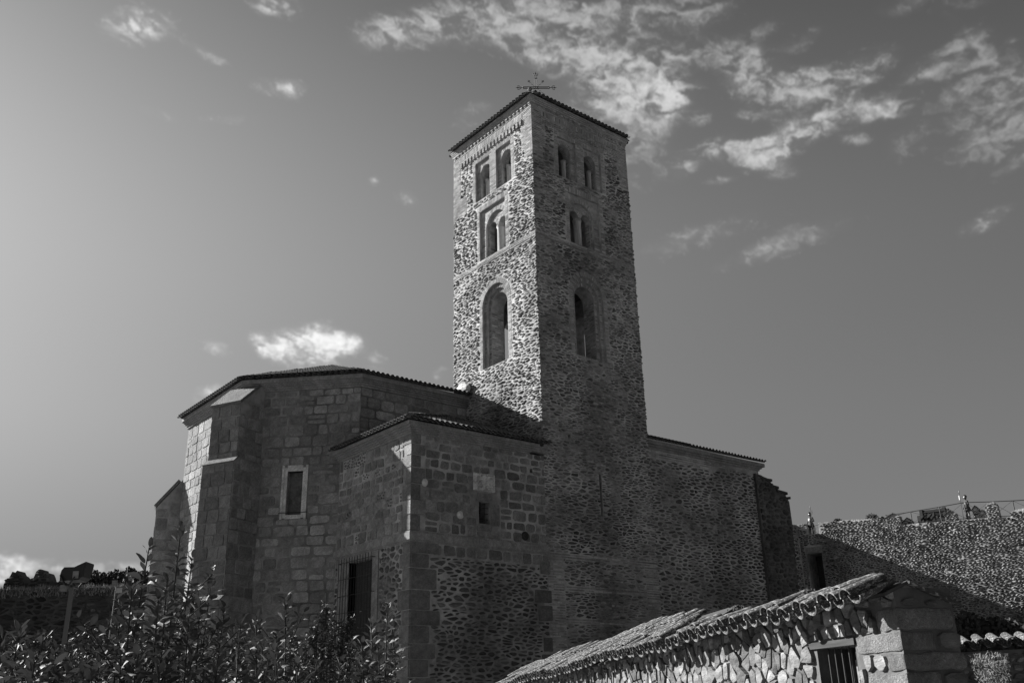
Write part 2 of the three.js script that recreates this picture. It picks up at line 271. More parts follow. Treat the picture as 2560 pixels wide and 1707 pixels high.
// stones: [{F, P, ...}]; the largest in view are meshes of their own, the rest one part
function layStones(group, list, m, { name = 'stone', rest = 'stone_infill', most = 300, flat = false, seed = 3 } = {}) {
  for (const s of list) { let x = 0, y = 0; for (const p of s.P) { x += p[0] / s.P.length; y += p[1] / s.P.length; } const c = s.F.at(x, y), d = c.clone().sub(CAM), z = d.dot(fwd), X = d.dot(camR) / z * FPX, Z = d.dot(camU) / z * FPX; s.size = area(s.P) * Math.abs(d.clone().normalize().dot(s.F.n)) / d.lengthSq() * (z > 0 && Math.abs(X) < 1280 && Math.abs(Z) < 853 && d.dot(s.F.n) < 0 && !s.hid ? 1 : 0.01); }
  list.sort((a, b) => b.size - a.size);
  const r = rng(seed), G = new Geo(); let k = 0;
  for (const s of list) {
    const own = k++ < most, H = own ? new Geo() : G; stoneInto(H, s.F, s.P, { r, ...s });
    if (own) part(group, k === 1 ? name : `${name}_${String(k - 1).padStart(3, '0')}`, H.build(flat), m);
  }
  if (G.n) part(group, rest, G.build(flat), m, 'stuff');
}
// prism of an outline on a face between depths d0 < d1 (front and sides)
function prism(G, F, P, d0, d1, tone) {
  const a = P.map(([x, y]) => F.at(x, y, d1)), b = P.map(([x, y]) => F.at(x, y, d0)), n = P.length, k0 = G.n, o = (P[0][0] * 3.7 + P[0][1] * 2.3) % 5;
  for (const [x, y] of P) G.v(F.at(x, y, d1), x / 8.5 + o, y / 8.5 + o, tone);
  for (let k = 1; k < n - 1; k++) G.t(k0, k0 + k, k0 + k + 1);
  for (let k = 0; k < n; k++) { const m = (k + 1) % n; G.quad(b[k], b[m], a[m], a[k], tone); }
}
function wallSlab(F, outline, holes, d0, d1) {
  const sh = new THREE.Shape(outline.map((p) => new THREE.Vector2(...p)));
  for (const h of holes) sh.holes.push(new THREE.Path(h.map((p) => new THREE.Vector2(...p))));
  const g = new THREE.ExtrudeGeometry(sh, { depth: d1 - d0, bevelEnabled: false, curveSegments: 4 });
  const u = g.attributes.uv; for (let k = 0; k < u.count; k++) u.setXY(k, u.getX(k) / 8.5, u.getY(k) / 8.5);
  g.applyMatrix4(F.matrix(d0)); return g;
}
function footprint(P, y0, y1) { // P: [x, z] seen from above, extruded upwards
  const sh = new THREE.Shape(P.map(([x, z]) => new THREE.Vector2(x, -z)));
  const g = new THREE.ExtrudeGeometry(sh, { depth: y1 - y0, bevelEnabled: false });
  const u = g.attributes.uv; for (let k = 0; k < u.count; k++) u.setXY(k, u.getX(k) / 8.5, u.getY(k) / 8.5);
  g.rotateX(-Math.PI / 2); g.translate(0, y0, 0); return g;
}
function offsetLine(P, d) { // outline in x,z, counter-clockwise from above seen with z down: every corner moved out by d
  const n = P.length, out = [];
  for (let k = 0; k < n; k++) {
    const a = P[(k + n - 1) % n], b = P[k], c = P[(k + 1) % n], nA = nrm(a, b), nB = nrm(b, c);
    const det = nA[0] * nB[1] - nA[1] * nB[0];
    if (Math.abs(det) < 1e-6) { out.push([b[0] + nA[0] * d, b[1] + nA[1] * d]); continue; }
    const ca = nA[0] * b[0] + nA[1] * b[1] + d, cb = nB[0] * b[0] + nB[1] * b[1] + d;
    out.push([(ca * nB[1] - cb * nA[1]) / det, (nA[0] * cb - nB[0] * ca) / det]);
  }
  return out;
}
const nrm = (a, b) => { const dx = b[0] - a[0], dz = b[1] - a[1], l = Math.hypot(dx, dz); return [-dz / l, dx / l]; }; // outward for outlines that run with e = Y x n
// moulded cornice of separate blocks along the listed sides of an outline: steps [y0, y1, d]
function cornice(group, P, sides, steps, len, m, name = 'cornice_block') {
  const offs = steps.map((s) => offsetLine(P, s[2])); let k = 0;
  for (const s of sides) {
    const a = P[s], b = P[(s + 1) % P.length], L = Math.hypot(b[0] - a[0], b[1] - a[1]), n = Math.max(1, Math.round(L / len)), ux = (b[0] - a[0]) / L, uz = (b[1] - a[1]) / L, no = nrm(a, b);
    for (let i = 0; i < n; i++) {
      const G = new Geo(), f0 = i / n * L + (i ? 0.005 : 0), f1 = (i + 1) / n * L - (i < n - 1 ? 0.005 : 0);
      steps.forEach(([y0, y1, d], q) => {
        const A = i ? [a[0] + ux * f0 + no[0] * d, a[1] + uz * f0 + no[1] * d] : offs[q][s], B = i < n - 1 ? [a[0] + ux * f1 + no[0] * d, a[1] + uz * f1 + no[1] * d] : offs[q][(s + 1) % P.length];
        const I = [a[0] + ux * f0 - no[0] * 0.1, a[1] + uz * f0 - no[1] * 0.1], J = [a[0] + ux * f1 - no[0] * 0.1, a[1] + uz * f1 - no[1] * 0.1], w = (p, y) => V(p[0], y, p[1]);
        G.quad(w(A, y0), w(B, y0), w(B, y1), w(A, y1)); G.quad(w(A, y1), w(B, y1), w(J, y1), w(I, y1)); G.quad(w(I, y0), w(J, y0), w(B, y0), w(A, y0));
        G.quad(w(I, y0), w(A, y0), w(A, y1), w(I, y1)); G.quad(w(B, y0), w(J, y0), w(J, y1), w(B, y1));
      });
      part(group, k ? `${name}_${String(k).padStart(3, '0')}` : name, G.build(), m); k++;
    }
  }
}
// curved clay tile, tip at z = 0, running back along -z
function tileGeo(len, r0_, r1_, th, seg) {
  const G = new Geo(), ring = (z, r, flip) => { const a = []; for (let k = 0; k <= seg; k++) { const q = Math.PI * (0.04 + 0.92 * k / seg); a.push(G.v(V(r * Math.cos(q), r * Math.sin(q) * 0.92, z), k / seg * 0.4, z * 1.2)); } return a; };
  const o0 = ring(0, r0_), o1 = ring(-len, r1_), i0 = ring(0, r0_ - th), i1 = ring(-len, r1_ - th), e0 = ring(0, r0_), e1 = ring(0, r0_ - th);
  for (let k = 0; k < seg; k++) { G.t(o0[k], o1[k + 1], o1[k]); G.t(o0[k], o0[k + 1], o1[k + 1]); G.t(i0[k], i1[k], i1[k + 1]); G.t(i0[k], i1[k + 1], i0[k + 1]); G.t(e0[k], e1[k], e1[k + 1]); G.t(e0[k], e1[k + 1], e0[k + 1]); }
  return G.build();
}
const TILE = tileGeo(0.45, 0.1, 0.085, 0.014, 8), TILE_NEAR = tileGeo(0.44, 0.098, 0.08, 0.015, 12), TILE_LOW = tileGeo(0.45, 0.1, 0.085, 0.014, 4);
// a tiled slope: eave from A to B (as seen from outside, left to right), rise per metre inwards, outline test on (s, w)
function tiledSlope(group, A, B, rise, depth, inside, { pitch = 0.24, jit = 0.02, seed = 1, tone = [0.12, 0.3], most = 120, over = 0.06, first = 0 } = {}) {
  const e = B.clone().sub(A), L = e.length(); e.normalize();
  const hor = V(e.x, 0, e.z).normalize(), inw = Y.clone().cross(hor), up = V(inw.x, rise, inw.z).normalize();   // inwards and up
  const Zx = up.clone().negate(), X = e.clone(), N = Zx.clone().cross(X).normalize(), run = Math.sqrt(1 + rise * rise);
  const r = rng(seed), n = Math.floor(L / pitch), rows = Math.ceil(depth * run / 0.38), G = new Geo(); let own = 0;
  for (let row = 0; row < rows; row++) for (let i = 0; i < 2 * n; i++) {
    const cover = i % 2 === 1, s = (i * 0.5 + 0.25) * (L / n), w = row * 0.38 - (row ? 0 : over) - (cover ? 0 : 0.03), hw = w / run;
    if (!inside(s, Math.max(0, hw) + 0.1)) continue;
    const P = A.clone().addScaledVector(e, s + (r() - 0.5) * jit).addScaledVector(up, w).addScaledVector(N, cover ? 0.075 : 0.085 + 0.015);
    const mtx = new THREE.Matrix4().makeBasis(cover ? X : X.clone().negate(), cover ? N : N.clone().negate(), Zx);
    mtx.multiply(new THREE.Matrix4().makeRotationX((cover ? -1 : 1) * 0.035)).multiply(new THREE.Matrix4().makeRotationY((r() - 0.5) * 0.06)); mtx.setPosition(P);
    const tn = lerp(tone[0], tone[1], r());
    if (row === 0 && own < most) { own++; const o = shade(new THREE.Mesh(TILE, r() < 0.5 ? M.tile : M.tileB)); o.name = own === 1 && !first ? 'tile' : `tile_${String(own - 1 + first).padStart(3, '0')}`; const b = group.position; mtx.premultiply(new THREE.Matrix4().makeTranslation(-b.x, -b.y, -b.z)); mtx.decompose(o.position, o.quaternion, o.scale); group.add(o); }
    else G.add(TILE_LOW, mtx, tn);
  }
  if (G.n) part(group, 'tile_rows', G.build(), M.tileFar, 'stuff');
  return own + first;
}
const tube = (a, b, r, seg = 6, r2 = r) => { const d = b.clone().sub(a), L = d.length(), g = new THREE.CylinderGeometry(r2, r, L, seg); g.applyMatrix4(new THREE.Matrix4().compose(a.clone().addScaledVector(d, 0.5), new THREE.Quaternion().setFromUnitVectors(Y, d.normalize()), V(1, 1, 1))); return g; };
const ID = new THREE.Matrix4();
function join(list) { const G = new Geo(); for (const g of list) G.add(g, ID); const o = G.build(); const nn = []; for (const g of list) { const a = g.attributes.normal; for (let k = 0; k < a.count; k++) nn.push(a.getX(k), a.getY(k), a.getZ(k)); } o.setAttribute('normal', new THREE.Float32BufferAttribute(nn, 3)); return o; }
const boxAt = (F, t0, t1, y0, y1, d0, d1) => { const G = new Geo(); G.box(F.at(t0, y0, d0), F.e.clone().multiplyScalar(t1 - t0), V(0, y1 - y0, 0), F.n.clone().multiplyScalar(d1 - d0), 1); return G.build(); };

// ------------------------------------------------------------------ ground
{ const g = new THREE.PlaneGeometry(900, 900, 1, 1); g.rotateX(-Math.PI / 2); const u = g.attributes.uv; for (let k = 0; k < u.count; k++) u.setXY(k, u.getX(k) * 400, u.getY(k) * 400); setting('ground', g, M.ground); }

// ------------------------------------------------------------------ brickwork on a face
const bt = (r, a = 0.28, b = 0.46) => lerp(a, b, r());
function courses(G, F, t0, t1, y0, y1, d0, d1, r, { len = 0.27, bh = 0.055, pit = 0.098, tone } = {}) {
  const n = Math.max(1, Math.round((y1 - y0) / pit)), p = (y1 - y0) / n;
  for (let j = 0; j < n; j++) {
    const y = y0 + j * p + (p - bh) / 2 + (r() - 0.5) * 0.008, m = Math.max(1, Math.round((t1 - t0) / len)), w = (t1 - t0) / m, off = m > 1 && j % 2 ? w / 2 : 0;
    for (let i = 0; i < m + (off ? 1 : 0); i++) {
      const a = Math.max(t0, t0 + i * w - off) + 0.008, b = Math.min(t1, t0 + (i + 1) * w - off) - 0.008; if (b - a < 0.04) continue;
      prism(G, F, rect(a + (r() - 0.5) * 0.012, b + (r() - 0.5) * 0.012, y, y + bh), d0, d1 + (r() - 0.5) * 0.012, tone ? tone() : bt(r));
    }
  }
}
function voussoirs(G, F, c, ys, ra, rb, d0, d1, r, a0 = 0, a1 = Math.PI) {
  const n = Math.max(5, Math.round((a1 - a0) * (ra + rb) / 2 / 0.085)), st = (a1 - a0) / n, q = 0.45;
  for (let k = 0; k < n; k++) { const a = a0 + st * (k + q / 2), b = a0 + st * (k + 1 - q / 2), R = rb + (r() - 0.5) * 0.015; prism(G, F, [[c + ra * Math.cos(a), ys + ra * Math.sin(a)], [c + R * Math.cos(a), ys + R * Math.sin(a)], [c + R * Math.cos(b), ys + R * Math.sin(b)], [c + ra * Math.cos(b), ys + ra * Math.sin(b)]], d0, d1 + (r() - 0.5) * 0.01, bt(r)); }
}
function soldiers(G, F, t0, t1, y0, y1, d0, d1, r, pit = 0.1, w = 0.055) { const n = Math.round((t1 - t0) / pit), p = (t1 - t0) / n; for (let k = 0; k < n; k++) { const a = t0 + k * p + (p - w) / 2; prism(G, F, rect(a, a + w, y0, y1), d0, d1 + (r() - 0.5) * 0.008, bt(r)); } }

// ------------------------------------------------------------------ bell tower: x 0..6.4, z -6.4..0
{
  const W = 6.4, TOP = 28.6, r = rng(11), D1 = 0.13, D2 = 0.26, TH = 1.0;
  const tw = thing('bell_tower', 'tall square rubble and brick bell tower with paired arched openings and an iron cross', 'tower', V(3.2, 0, -3.2));
  const FR = new Frame(V(0, 0, 0), V(0, 0, 1)), FL = new Frame(V(0, 0, -W), V(-1, 0, 0)), FB = new Frame(V(W, 0, -W), V(0, 0, -1)), FE = new Frame(V(W, 0, 0), V(1, 0, 0));
  const stones = [], B = new Geo(), lowC = 3.08, lowHW = 0.62;
  
  for (const [F, mir, t0, t1, t2] of [[FR, false, 0, W, W], [FL, true, 0, W - TH, W - 0.6]]) {
    const X = (t) => mir ? W - t : t, span = (a, b) => mir ? [W - b, W - a] : [a, b];
    const R = (a, b, c, d) => { const [p, q] = span(a, b); return rect(p, q, c, d); };
    const AR = (c, hw, y0, ap) => archPoly(X(c), hw, y0, ap);
    const wins = [2.12, 3.82];
    const rec = wins.map((c) => R(c - 0.5, c + 0.78 - (c > 3 ? 0.1 : 0.1), 25.1, 27.33)), opens = wins.map((c) => AR(c, 0.41, 25.06, 27.05));
    // recessed orders, one slab behind the other
    const midRec = R(2.17, 4.2, 21.72, 24.42), midBig = AR(3.06, 0.78, 21.72, 24.08);
    const out = t2 === t1 ? [[t0, 0], [t1, 0], [t1, TOP], [t0, TOP]] : [[t0, 0], [t1, 0], [t1, 21.2], [t2, 21.2], [t2, TOP], [t0, TOP]], outLow = [[t0, 0], [t1, 0], [t1, 21.2], [t0, 21.2]], outUp = [[t0, 21.2], [t2, 21.2], [t2, TOP], [t0, TOP]];
    const slit = R(3.13, 3.27, 8.98, 10.75), putlogs = (mir ? [[1.15, 25.4], [1.25, 18.2], [1.6, 17.1], [5.0, 24.6], [1.3, 22.1], [5.2, 22.4], [0.9, 20.6], [4.9, 19.4]] : [[4.9, 24.9], [1.3, 16.4], [4.75, 18.9], [4.7, 17.3], [1.2, 23.4], [5.3, 22.6], [1.5, 12.2], [4.6, 13.6]]).filter(([t]) => !mir || t > 1.1 || true).map(([t, y]) => R(t - 0.07, t + 0.07, y - 0.08, y + 0.08)).filter((q) => q[1][0] < t1);
    part(tw, 'wall_face', wallSlab(F, out, [...rec, midRec, AR(lowC, 0.98, 16.08, 20.12), slit, ...putlogs], -D1 - 0.01, 0), M.mortar);
    part(tw, 'wall_order', wallSlab(F, out, [...opens, midBig, AR(lowC, 0.8, 16.14, 19.92), slit, ...putlogs], -D2 - 0.01, -D1), M.mortar);
    const arches = (mir ? [2.69, 3.46] : [3.46, 2.69]).flatMap((c) => archPoly(X(c), 0.29, 23.3, 23.64).slice(2));
    const twinHole = [[Math.min(X(2.4), X(3.75)), 21.73], [Math.max(X(2.4), X(3.75)), 21.73], ...arches], up = (q) => q[0][1] > 21.2;
    part(tw, 'wall_core', wallSlab(F, outLow, [AR(lowC, lowHW, 16.2, 19.72), slit, ...putlogs.filter((q) => !up(q))], -TH, -D2), M.mortar);
    part(tw, 'wall_core', wallSlab(F, outUp, [...opens, twinHole, ...putlogs.filter(up)], -0.6, -D2), M.mortar);
    // brick zones
    const br = (a, b, y0, y1, d0, d1, o) => { const [p, q] = span(a, b); courses(B, F, p, q, y0, y1, d0, d1, r, o); };
    br(-0.012, 0.62, 25.75, 28.45, -0.05, 0.016); br(0.62, 0.8, 26.3, 27.6, -0.05, 0.014);
    br(5.78, W + 0.012, mir ? 25.9 : 25.95, 28.45, -0.05, 0.016); if (mir) br(5.3, W + 0.012, 24.85, 25.9, -0.05, 0.016);
    br(0.62, 5.78, 28.38, 28.48, -0.05, 0.02);
    { const [p, q] = span(0.6, 5.76); soldiers(B, F, p, q, 28.08, 28.34, -0.05, 0.014, r, 0.115, 0.075); }
    br(0.62, 5.78, 27.98, 28.07, -0.05, 0.022, { pit: 0.09 }); br(1.4, 4.75, 27.56, 27.65, -0.05, 0.014, { pit: 0.09 });
    if (mir) { const [p, q] = span(0.62, 5.78); for (let k = 0; k < 19; k++) { const a = p + (k + 0.5) * (q - p) / 19; courses(B, F, a - 0.075, a + 0.075, 27.64, 27.97, -0.02, 0.09, r, { len: 0.15, pit: 0.083 }); } }
    else for (let k = 0; k < 34; k++) { const a = 0.66 + k * 0.15; for (let j = 0; j < 3; j++) prism(B, F, [[a, 27.66 + j * 0.1], [a + 0.075, 27.66 + j * 0.1], [a + 0.15, 27.71 + j * 0.1], [a + 0.075, 27.72 + j * 0.1]], -0.05, 0.04 + (k % 2) * 0.02, bt(r)); }
    for (const c of wins) {
      const e0 = c - 0.5, e1 = c + 0.68;
      { const [p, q] = span(e0, e1); soldiers(B, F, p, q, 27.34, 27.54, -0.05, 0.016, r); }
      br(e0 - 0.22, e0, 25.15, 27.56, -0.06, 0.014, { len: 0.22 }); if (c < 3) br(e1, e1 + 0.52, 25.15, 27.56, -0.06, 0.014, { len: 0.26 }); else br(e1, e1 + 0.22, 25.15, 27.56, -0.06, 0.014, { len: 0.22 });
      br(e0 + 0.01, c - 0.42, 25.15, 26.62, -D1 - 0.05, -D1 + 0.014, { len: 0.1 }); br(c + 0.42, e1 - 0.01, 25.15, 26.62, -D1 - 0.05, -D1 + 0.014, { len: 0.25 });
      voussoirs(B, F, X(c), 26.64, 0.41, 0.62, -D1 - 0.05, -D1 + 0.014, r);
      voussoirs(B, F, X(c), 26.64, 0.39, 0.41, -0.58, -D2 - 0.1, r);
    }
    { const [p, q] = span(2.12, 4.25); soldiers(B, F, p, q, 24.44, 24.7, -0.05, 0.016, r); }
    br(1.95, 2.17, 21.75, 24.7, -0.06, 0.014, { len: 0.22 }); br(4.2, 4.4, 21.75, 24.7, -0.06, 0.014, { len: 0.2 });
    br(2.18, 2.28, 21.75, 24.3, -D1 - 0.05, -D1 + 0.014, { len: 0.1 }); br(3.85, 4.19, 21.75, 23.3, -D1 - 0.05, -D1 + 0.014, { len: 0.34 });
    voussoirs(B, F, X(3.06), 23.3, 0.78, 0.99, -D1 - 0.05, -D1 + 0.014, r);
    for (const s of [2.69, 3.46]) voussoirs(B, F, X(s), 23.35, 0.29, 0.46, -D2 - 0.05, -D2 + 0.014, r, 0.12, Math.PI - 0.12);
    for (let j = 0; j < 4; j++) { const y = 23.64 + j * 0.1, hw = Math.sqrt(Math.max(0.01, 0.76 ** 2 - (y + 0.05 - 23.3) ** 2)) - 0.05; const [p, q] = span(3.06 - hw, 3.06 + hw); if (hw > 0.12) courses(B, F, p, q, y, y + 0.09, -D2 - 0.05, -D2 + 0.012, r, { pit: 0.09 }); }
    br(2.29, 2.39, 21.75, 23.3, -D2 - 0.05, -D2 + 0.014, { len: 0.1 }); br(3.76, 3.84, 21.75, 23.3, -D2 - 0.05, -D2 + 0.014, { len: 0.1 });
    br(-0.012, W + 0.012, 21.4, 21.66, -0.05, 0.028, { pit: 0.087 });
    // lower window orders
    voussoirs(B, F, X(lowC), 19.14, 0.98, 1.2, -0.05, 0.016, r); voussoirs(B, F, X(lowC), 19.12, 0.8, 0.97, -D1 - 0.05, -D1 + 0.016, r); voussoirs(B, F, X(lowC), 19.1, 0.62, 0.79, -D2 - 0.05, -D2 + 0.016, r);
    for (const s of [-1, 1]) for (const [a, b, d] of [[0.98, 1.2, 0], [0.8, 0.97, -D1], [0.62, 0.79, -D2]]) br(lowC + Math.min(s * a, s * b), lowC + Math.max(s * a, s * b), 16.1, 19.1, d - 0.05, d + 0.014, { len: 0.25 });
    // brick inside the reveals that face the light well
    for (const [c, hw, y0, y1, dd, th] of [[lowC, lowHW, 16.25, 19.1, D2, TH], ...wins.map((w) => [w, 0.41, 25.1, 26.6, D2, 0.6]), [3.06, 0.67, 21.78, 23.3, D2, 0.6]]) for (const sd of [-1, 1]) {
      const RF = new Frame(F.at(X(c) + sd * hw, 0, sd > 0 ? -th : -dd), F.e.clone().multiplyScalar(-sd)); courses(B, RF, 0.02, th - dd - 0.02, y0, y1, -0.05, 0.012, r, { len: 0.3 });
    }
    // lower panel at the foot of the right face
    const lowHoles = [];
    if (!mir) { br(0.0, 0.85, 0.2, 7.0, -0.05, 0.014); br(5.6, W + 0.012, 0.2, 7.0, -0.05, 0.014); for (const y of [7.02, 5.75, 4.5, 3.2, 1.9]) br(y > 7 ? 0 : 0.86, y > 7 ? W : 5.6, y, y + 0.2, -0.05, 0.016, { pit: 0.1 }); lowHoles.push(rect(0, 0.87, 0, 7.22), rect(5.58, W, 0, 7.22), ...[7.0, 5.73, 4.48, 3.18, 1.88].map((y) => rect(0, W, y, y + 0.24))); }
    // rubble everywhere else
    const holes = [R(-0.1, 0.63, 25.74, 28.6), R(0.6, 0.81, 26.3, 27.6), R(5.77, W + 0.1, 25.9, 28.6), R(0.5, 5.8, 27.62, 28.6), R(1.38, 4.76, 27.54, 27.7), ...wins.map((c) => R(c - 0.74, c + 0.7 + (c < 3 ? 0.3 : 0.23), 25.04, 27.58)), R(1.93, 4.42, 21.66, 24.72), R(-0.1, W + 0.1, 21.38, 21.68), archPoly(X(lowC), 1.22, 16.06, 20.36), slit, ...putlogs, ...lowHoles].map(hole);
    if (mir) holes.push(hole(R(5.28, W + 0.1, 24.84, 25.95)));
    for (const P of rubble({ t0: -0.045, t1: W + 0.045, y0: mir ? 10.8 : 0.3, y1: 28.0, cw: 0.28, ch: 0.088, gap: 0.03, jitY: 0.75, holes, seed: mir ? 21 : 22, drop: 0.36, jit: 1.05, gapVar: 1.5, min: 0.003 })) {
      const n = fbm(P[0][0] * 0.5 + (mir ? 50 : 0), P[0][1] * 0.35, 5, 3); stones.push({ F, P, h: 0.012 + 0.04 * r() ** 1.5, tone: lerp(0.12, 0.4, r() ** 1.3) * lerp(1.2, 0.62, smooth(0.42, 0.72, n)), crown: 0.78 + 0.16 * r(), round: 0.04 + 0.12 * r(), tilt: 0.6, rag: 0.22, hid: mir && P[0][1] < 12 });
    }
    // stone shafts between the paired lights
    for (const [c, y0, y1, rad, d] of [[3.06, 21.73, 23.3, 0.2, -0.45], [wins[0] + 0.21, 25.06, 26.36, 0.12, -0.42], [wins[1] + 0.21, 25.06, 26.36, 0.12, -0.42]]) {
      const p = F.at(X(c), y0, d), g = new THREE.LatheGeometry([[rad * 1.25, 0], [rad * 1.25, 0.07], [rad * 1.05, 0.1], [rad, 0.14], [rad * 0.97, y1 - y0 - 0.12], [rad * 1.15, y1 - y0 - 0.05], [rad * 1.15, y1 - y0]].map((q) => new THREE.Vector2(...q)), 18); g.translate(p.x, p.y, p.z);
      part(tw, 'window_column', g, M.shaft);
    }
  }
  // the two walls away from the camera, with their lower lights
  part(tw, 'rear_wall', wallSlab(FB, [[0, 0], [W - TH - 0.002, 0], [W - TH - 0.002, TOP], [0, TOP]], [archPoly(3.3, 0.62, 16.2, 19.72), archPoly(3.2, 0.7, 21.8, 23.9)], -0.9, 0), M.mortar);
  part(tw, 'side_wall', wallSlab(FE, [[0.902, 0], [W - 0.902, 0], [W - 0.902, TOP], [0.902, TOP]], [archPoly(3.2, 0.62, 16.2, 19.72)], -0.9, -0.002), M.mortar);
  { const G = new Geo(); G.box(V(1, 20.6, -1), V(4.4, 0, 0), V(0, 0, -4.4), V(0, 0.25, 0), 1); part(tw, 'belfry_floor', G.build(), M.wood); const G3 = new Geo(); G3.box(V(1, 14.9, -1), V(4.4, 0, 0), V(0, 0, -4.4), V(0, 0.25, 0), 1); part(tw, 'lower_floor', G3.build(), M.wood); }
  part(tw, 'brickwork', B.build(), M.brick, 'stuff');
  layStones(tw, stones, M.rubble);
  // cornice: brick corbels, then stepped courses
  const fp = [[0, 0], [W, 0], [W, -W], [0, -W]], C = new Geo();
  for (const F of [FR, FL]) for (let k = 0; k < 22; k++) { const t = 0.1 + k * 0.292; for (const [y, d] of [[28.47, 0.04], [28.54, 0.08]]) prism(C, F, rect(t, t + 0.15, y, y + 0.055), -0.05, d, bt(r)); }
  for (const [y0, y1, d] of [[28.62, 28.69, 0.055], [28.71, 28.78, 0.08], [28.8, 28.87, 0.11], [28.89, 28.96, 0.14]]) for (const F of [FR, FL]) courses(C, F, -d, W + d, y0, y1, -0.1, d, r, { pit: 0.07 });
  part(tw, 'corbel_course', C.build(), M.brick, 'stuff');
  const slab = (d, y0, y1) => { const g = footprint(offsetLine(fp, d), y0, y1); return g; };
  part(tw, 'cornice', join([slab(0.04, 28.6, 28.7), slab(0.065, 28.7, 28.79), slab(0.095, 28.79, 28.88), slab(0.125, 28.88, 28.98)]), M.mortar);
  // tiled pyramid roof
  const rf = new Geo(), o = 0.15, y0 = 29.0, ap = V(3.2, 30.75, -3.2), c4 = [V(-o, y0, o), V(W + o, y0, o), V(W + o, y0, -W - o), V(-o, y0, -W - o)];
  for (let k = 0; k < 4; k++) { const a = c4[k], b = c4[(k + 1) % 4], i = rf.v(a, 0, 0, 0.2); rf.v(b, 5, 0, 0.2); rf.v(ap, 2.5, 4, 0.2); rf.t(i, i + 1, i + 2); }
  rf.quad(c4[3], c4[2], c4[1], c4[0], 0.1);
  part(tw, 'roof', rf.build(true), M.tileFar);
  let n = 0; for (let k = 0; k < 4; k++) { const L = W + 2 * o; n = tiledSlope(tw, c4[k], c4[(k + 1) % 4], 0.5, 3.35, (s, w) => s > w && s < L - w, { seed: 40 + k, most: k === 0 || k === 3 ? 60 : 0, first: n, over: 0.18, tone: [0.12, 0.26] }); }
  { const g = new THREE.SphereGeometry(0.11, 14, 10); g.scale(1, 0.9, 1); g.translate(-o - 0.06, y0 + 0.1, o + 0.06); part(tw, 'hip_end_tile', g, M.tile); }
}
// ------------------------------------------------------------------ iron cross on the tower roof
{
  const base = V(3.2, 30.7, -3.2), X = V(0.77, -0.03, 0.63).normalize(), cr = thing('iron_cross', 'wrought iron weather cross with fleur ends and star tipped rays on the tower roof', 'cross', base), c = V(3.2, 32.72, -3.2);
  const P = (a, b) => c.clone().addScaledVector(X, a).addScaledVector(Y, b);
  const bars = (list, r = 0.014) => join(list.map(([a, b, d, e]) => tube(P(a, b), P(d, e), r, 5)));
  part(cr, 'mast', join([tube(P(-0.06, -2.05), P(-0.06, 0.62), 0.011, 5), tube(P(0.06, -2.05), P(0.06, 0.62), 0.011, 5), tube(base.clone().setY(30.4), base.clone().setY(31), 0.06, 8)]), M.iron);
  part(cr, 'crossbar', join([tube(P(-0.7, 0.045), P(0.7, 0.045), 0.024, 5), tube(P(-0.7, -0.045), P(0.7, -0.045), 0.024, 5)]), M.iron);
  for (const [dx, dy] of [[1, 0], [-1, 0], [0, 1]]) {
    const q = (u, v) => dy ? [v, u] : [dx * u, v], s = dy ? 0.62 : 0.7, L = [];
    const seg = (u0_, v0, u1, v1, rr = 0.016) => L.push(tube(P(...q(u0_, v0)), P(...q(u1, v1)), rr, 5));
    seg(s, 0, s + 0.34, 0, 0.018); seg(s, -0.07, s, 0.07, 0.03); L.push(tube(P(...q(s + 0.26, 0)), P(...q(s + 0.42, 0)), 0.045, 6, 0.002));
    for (const t of [-1, 1]) { let a = [s + 0.13, 0]; for (const b of [[s + 0.16, 0.07], [s + 0.22, 0.11], [s + 0.28, 0.12], [s + 0.32, 0.09]]) { seg(a[0], t * a[1], b[0], t * b[1]); a = b; } }
    part(cr, 'fleur_end', join(L), M.iron);
  }
  { const g = new THREE.TorusGeometry(0.075, 0.018, 6, 14); g.applyMatrix4(new THREE.Matrix4().makeBasis(X, Y, X.clone().cross(Y).normalize()).setPosition(c)); part(cr, 'hub', g, M.iron); }
  for (const [dx, dy] of [[1, 1], [-1, 1], [1, -1], [-1, -1]]) {
    const L = []; let a = [0.07 * dx, 0.07 * dy];
    for (let k = 1; k <= 6; k++) { const f = 0.07 + k * 0.055, w = (k % 2 ? 1 : -1) * 0.022, b = [dx * (f + w), dy * (f - w)]; L.push(tube(P(...a), P(...b), 0.008, 4)); a = b; }
    for (let k = 0; k < 4; k++) { const q = k * Math.PI / 4; L.push(tube(P(a[0] - 0.075 * Math.cos(q), a[1] - 0.075 * Math.sin(q)), P(a[0] + 0.075 * Math.cos(q), a[1] + 0.075 * Math.sin(q)), 0.01, 4)); }
    part(cr, 'star_ray', join(L), M.iron);
  }
}

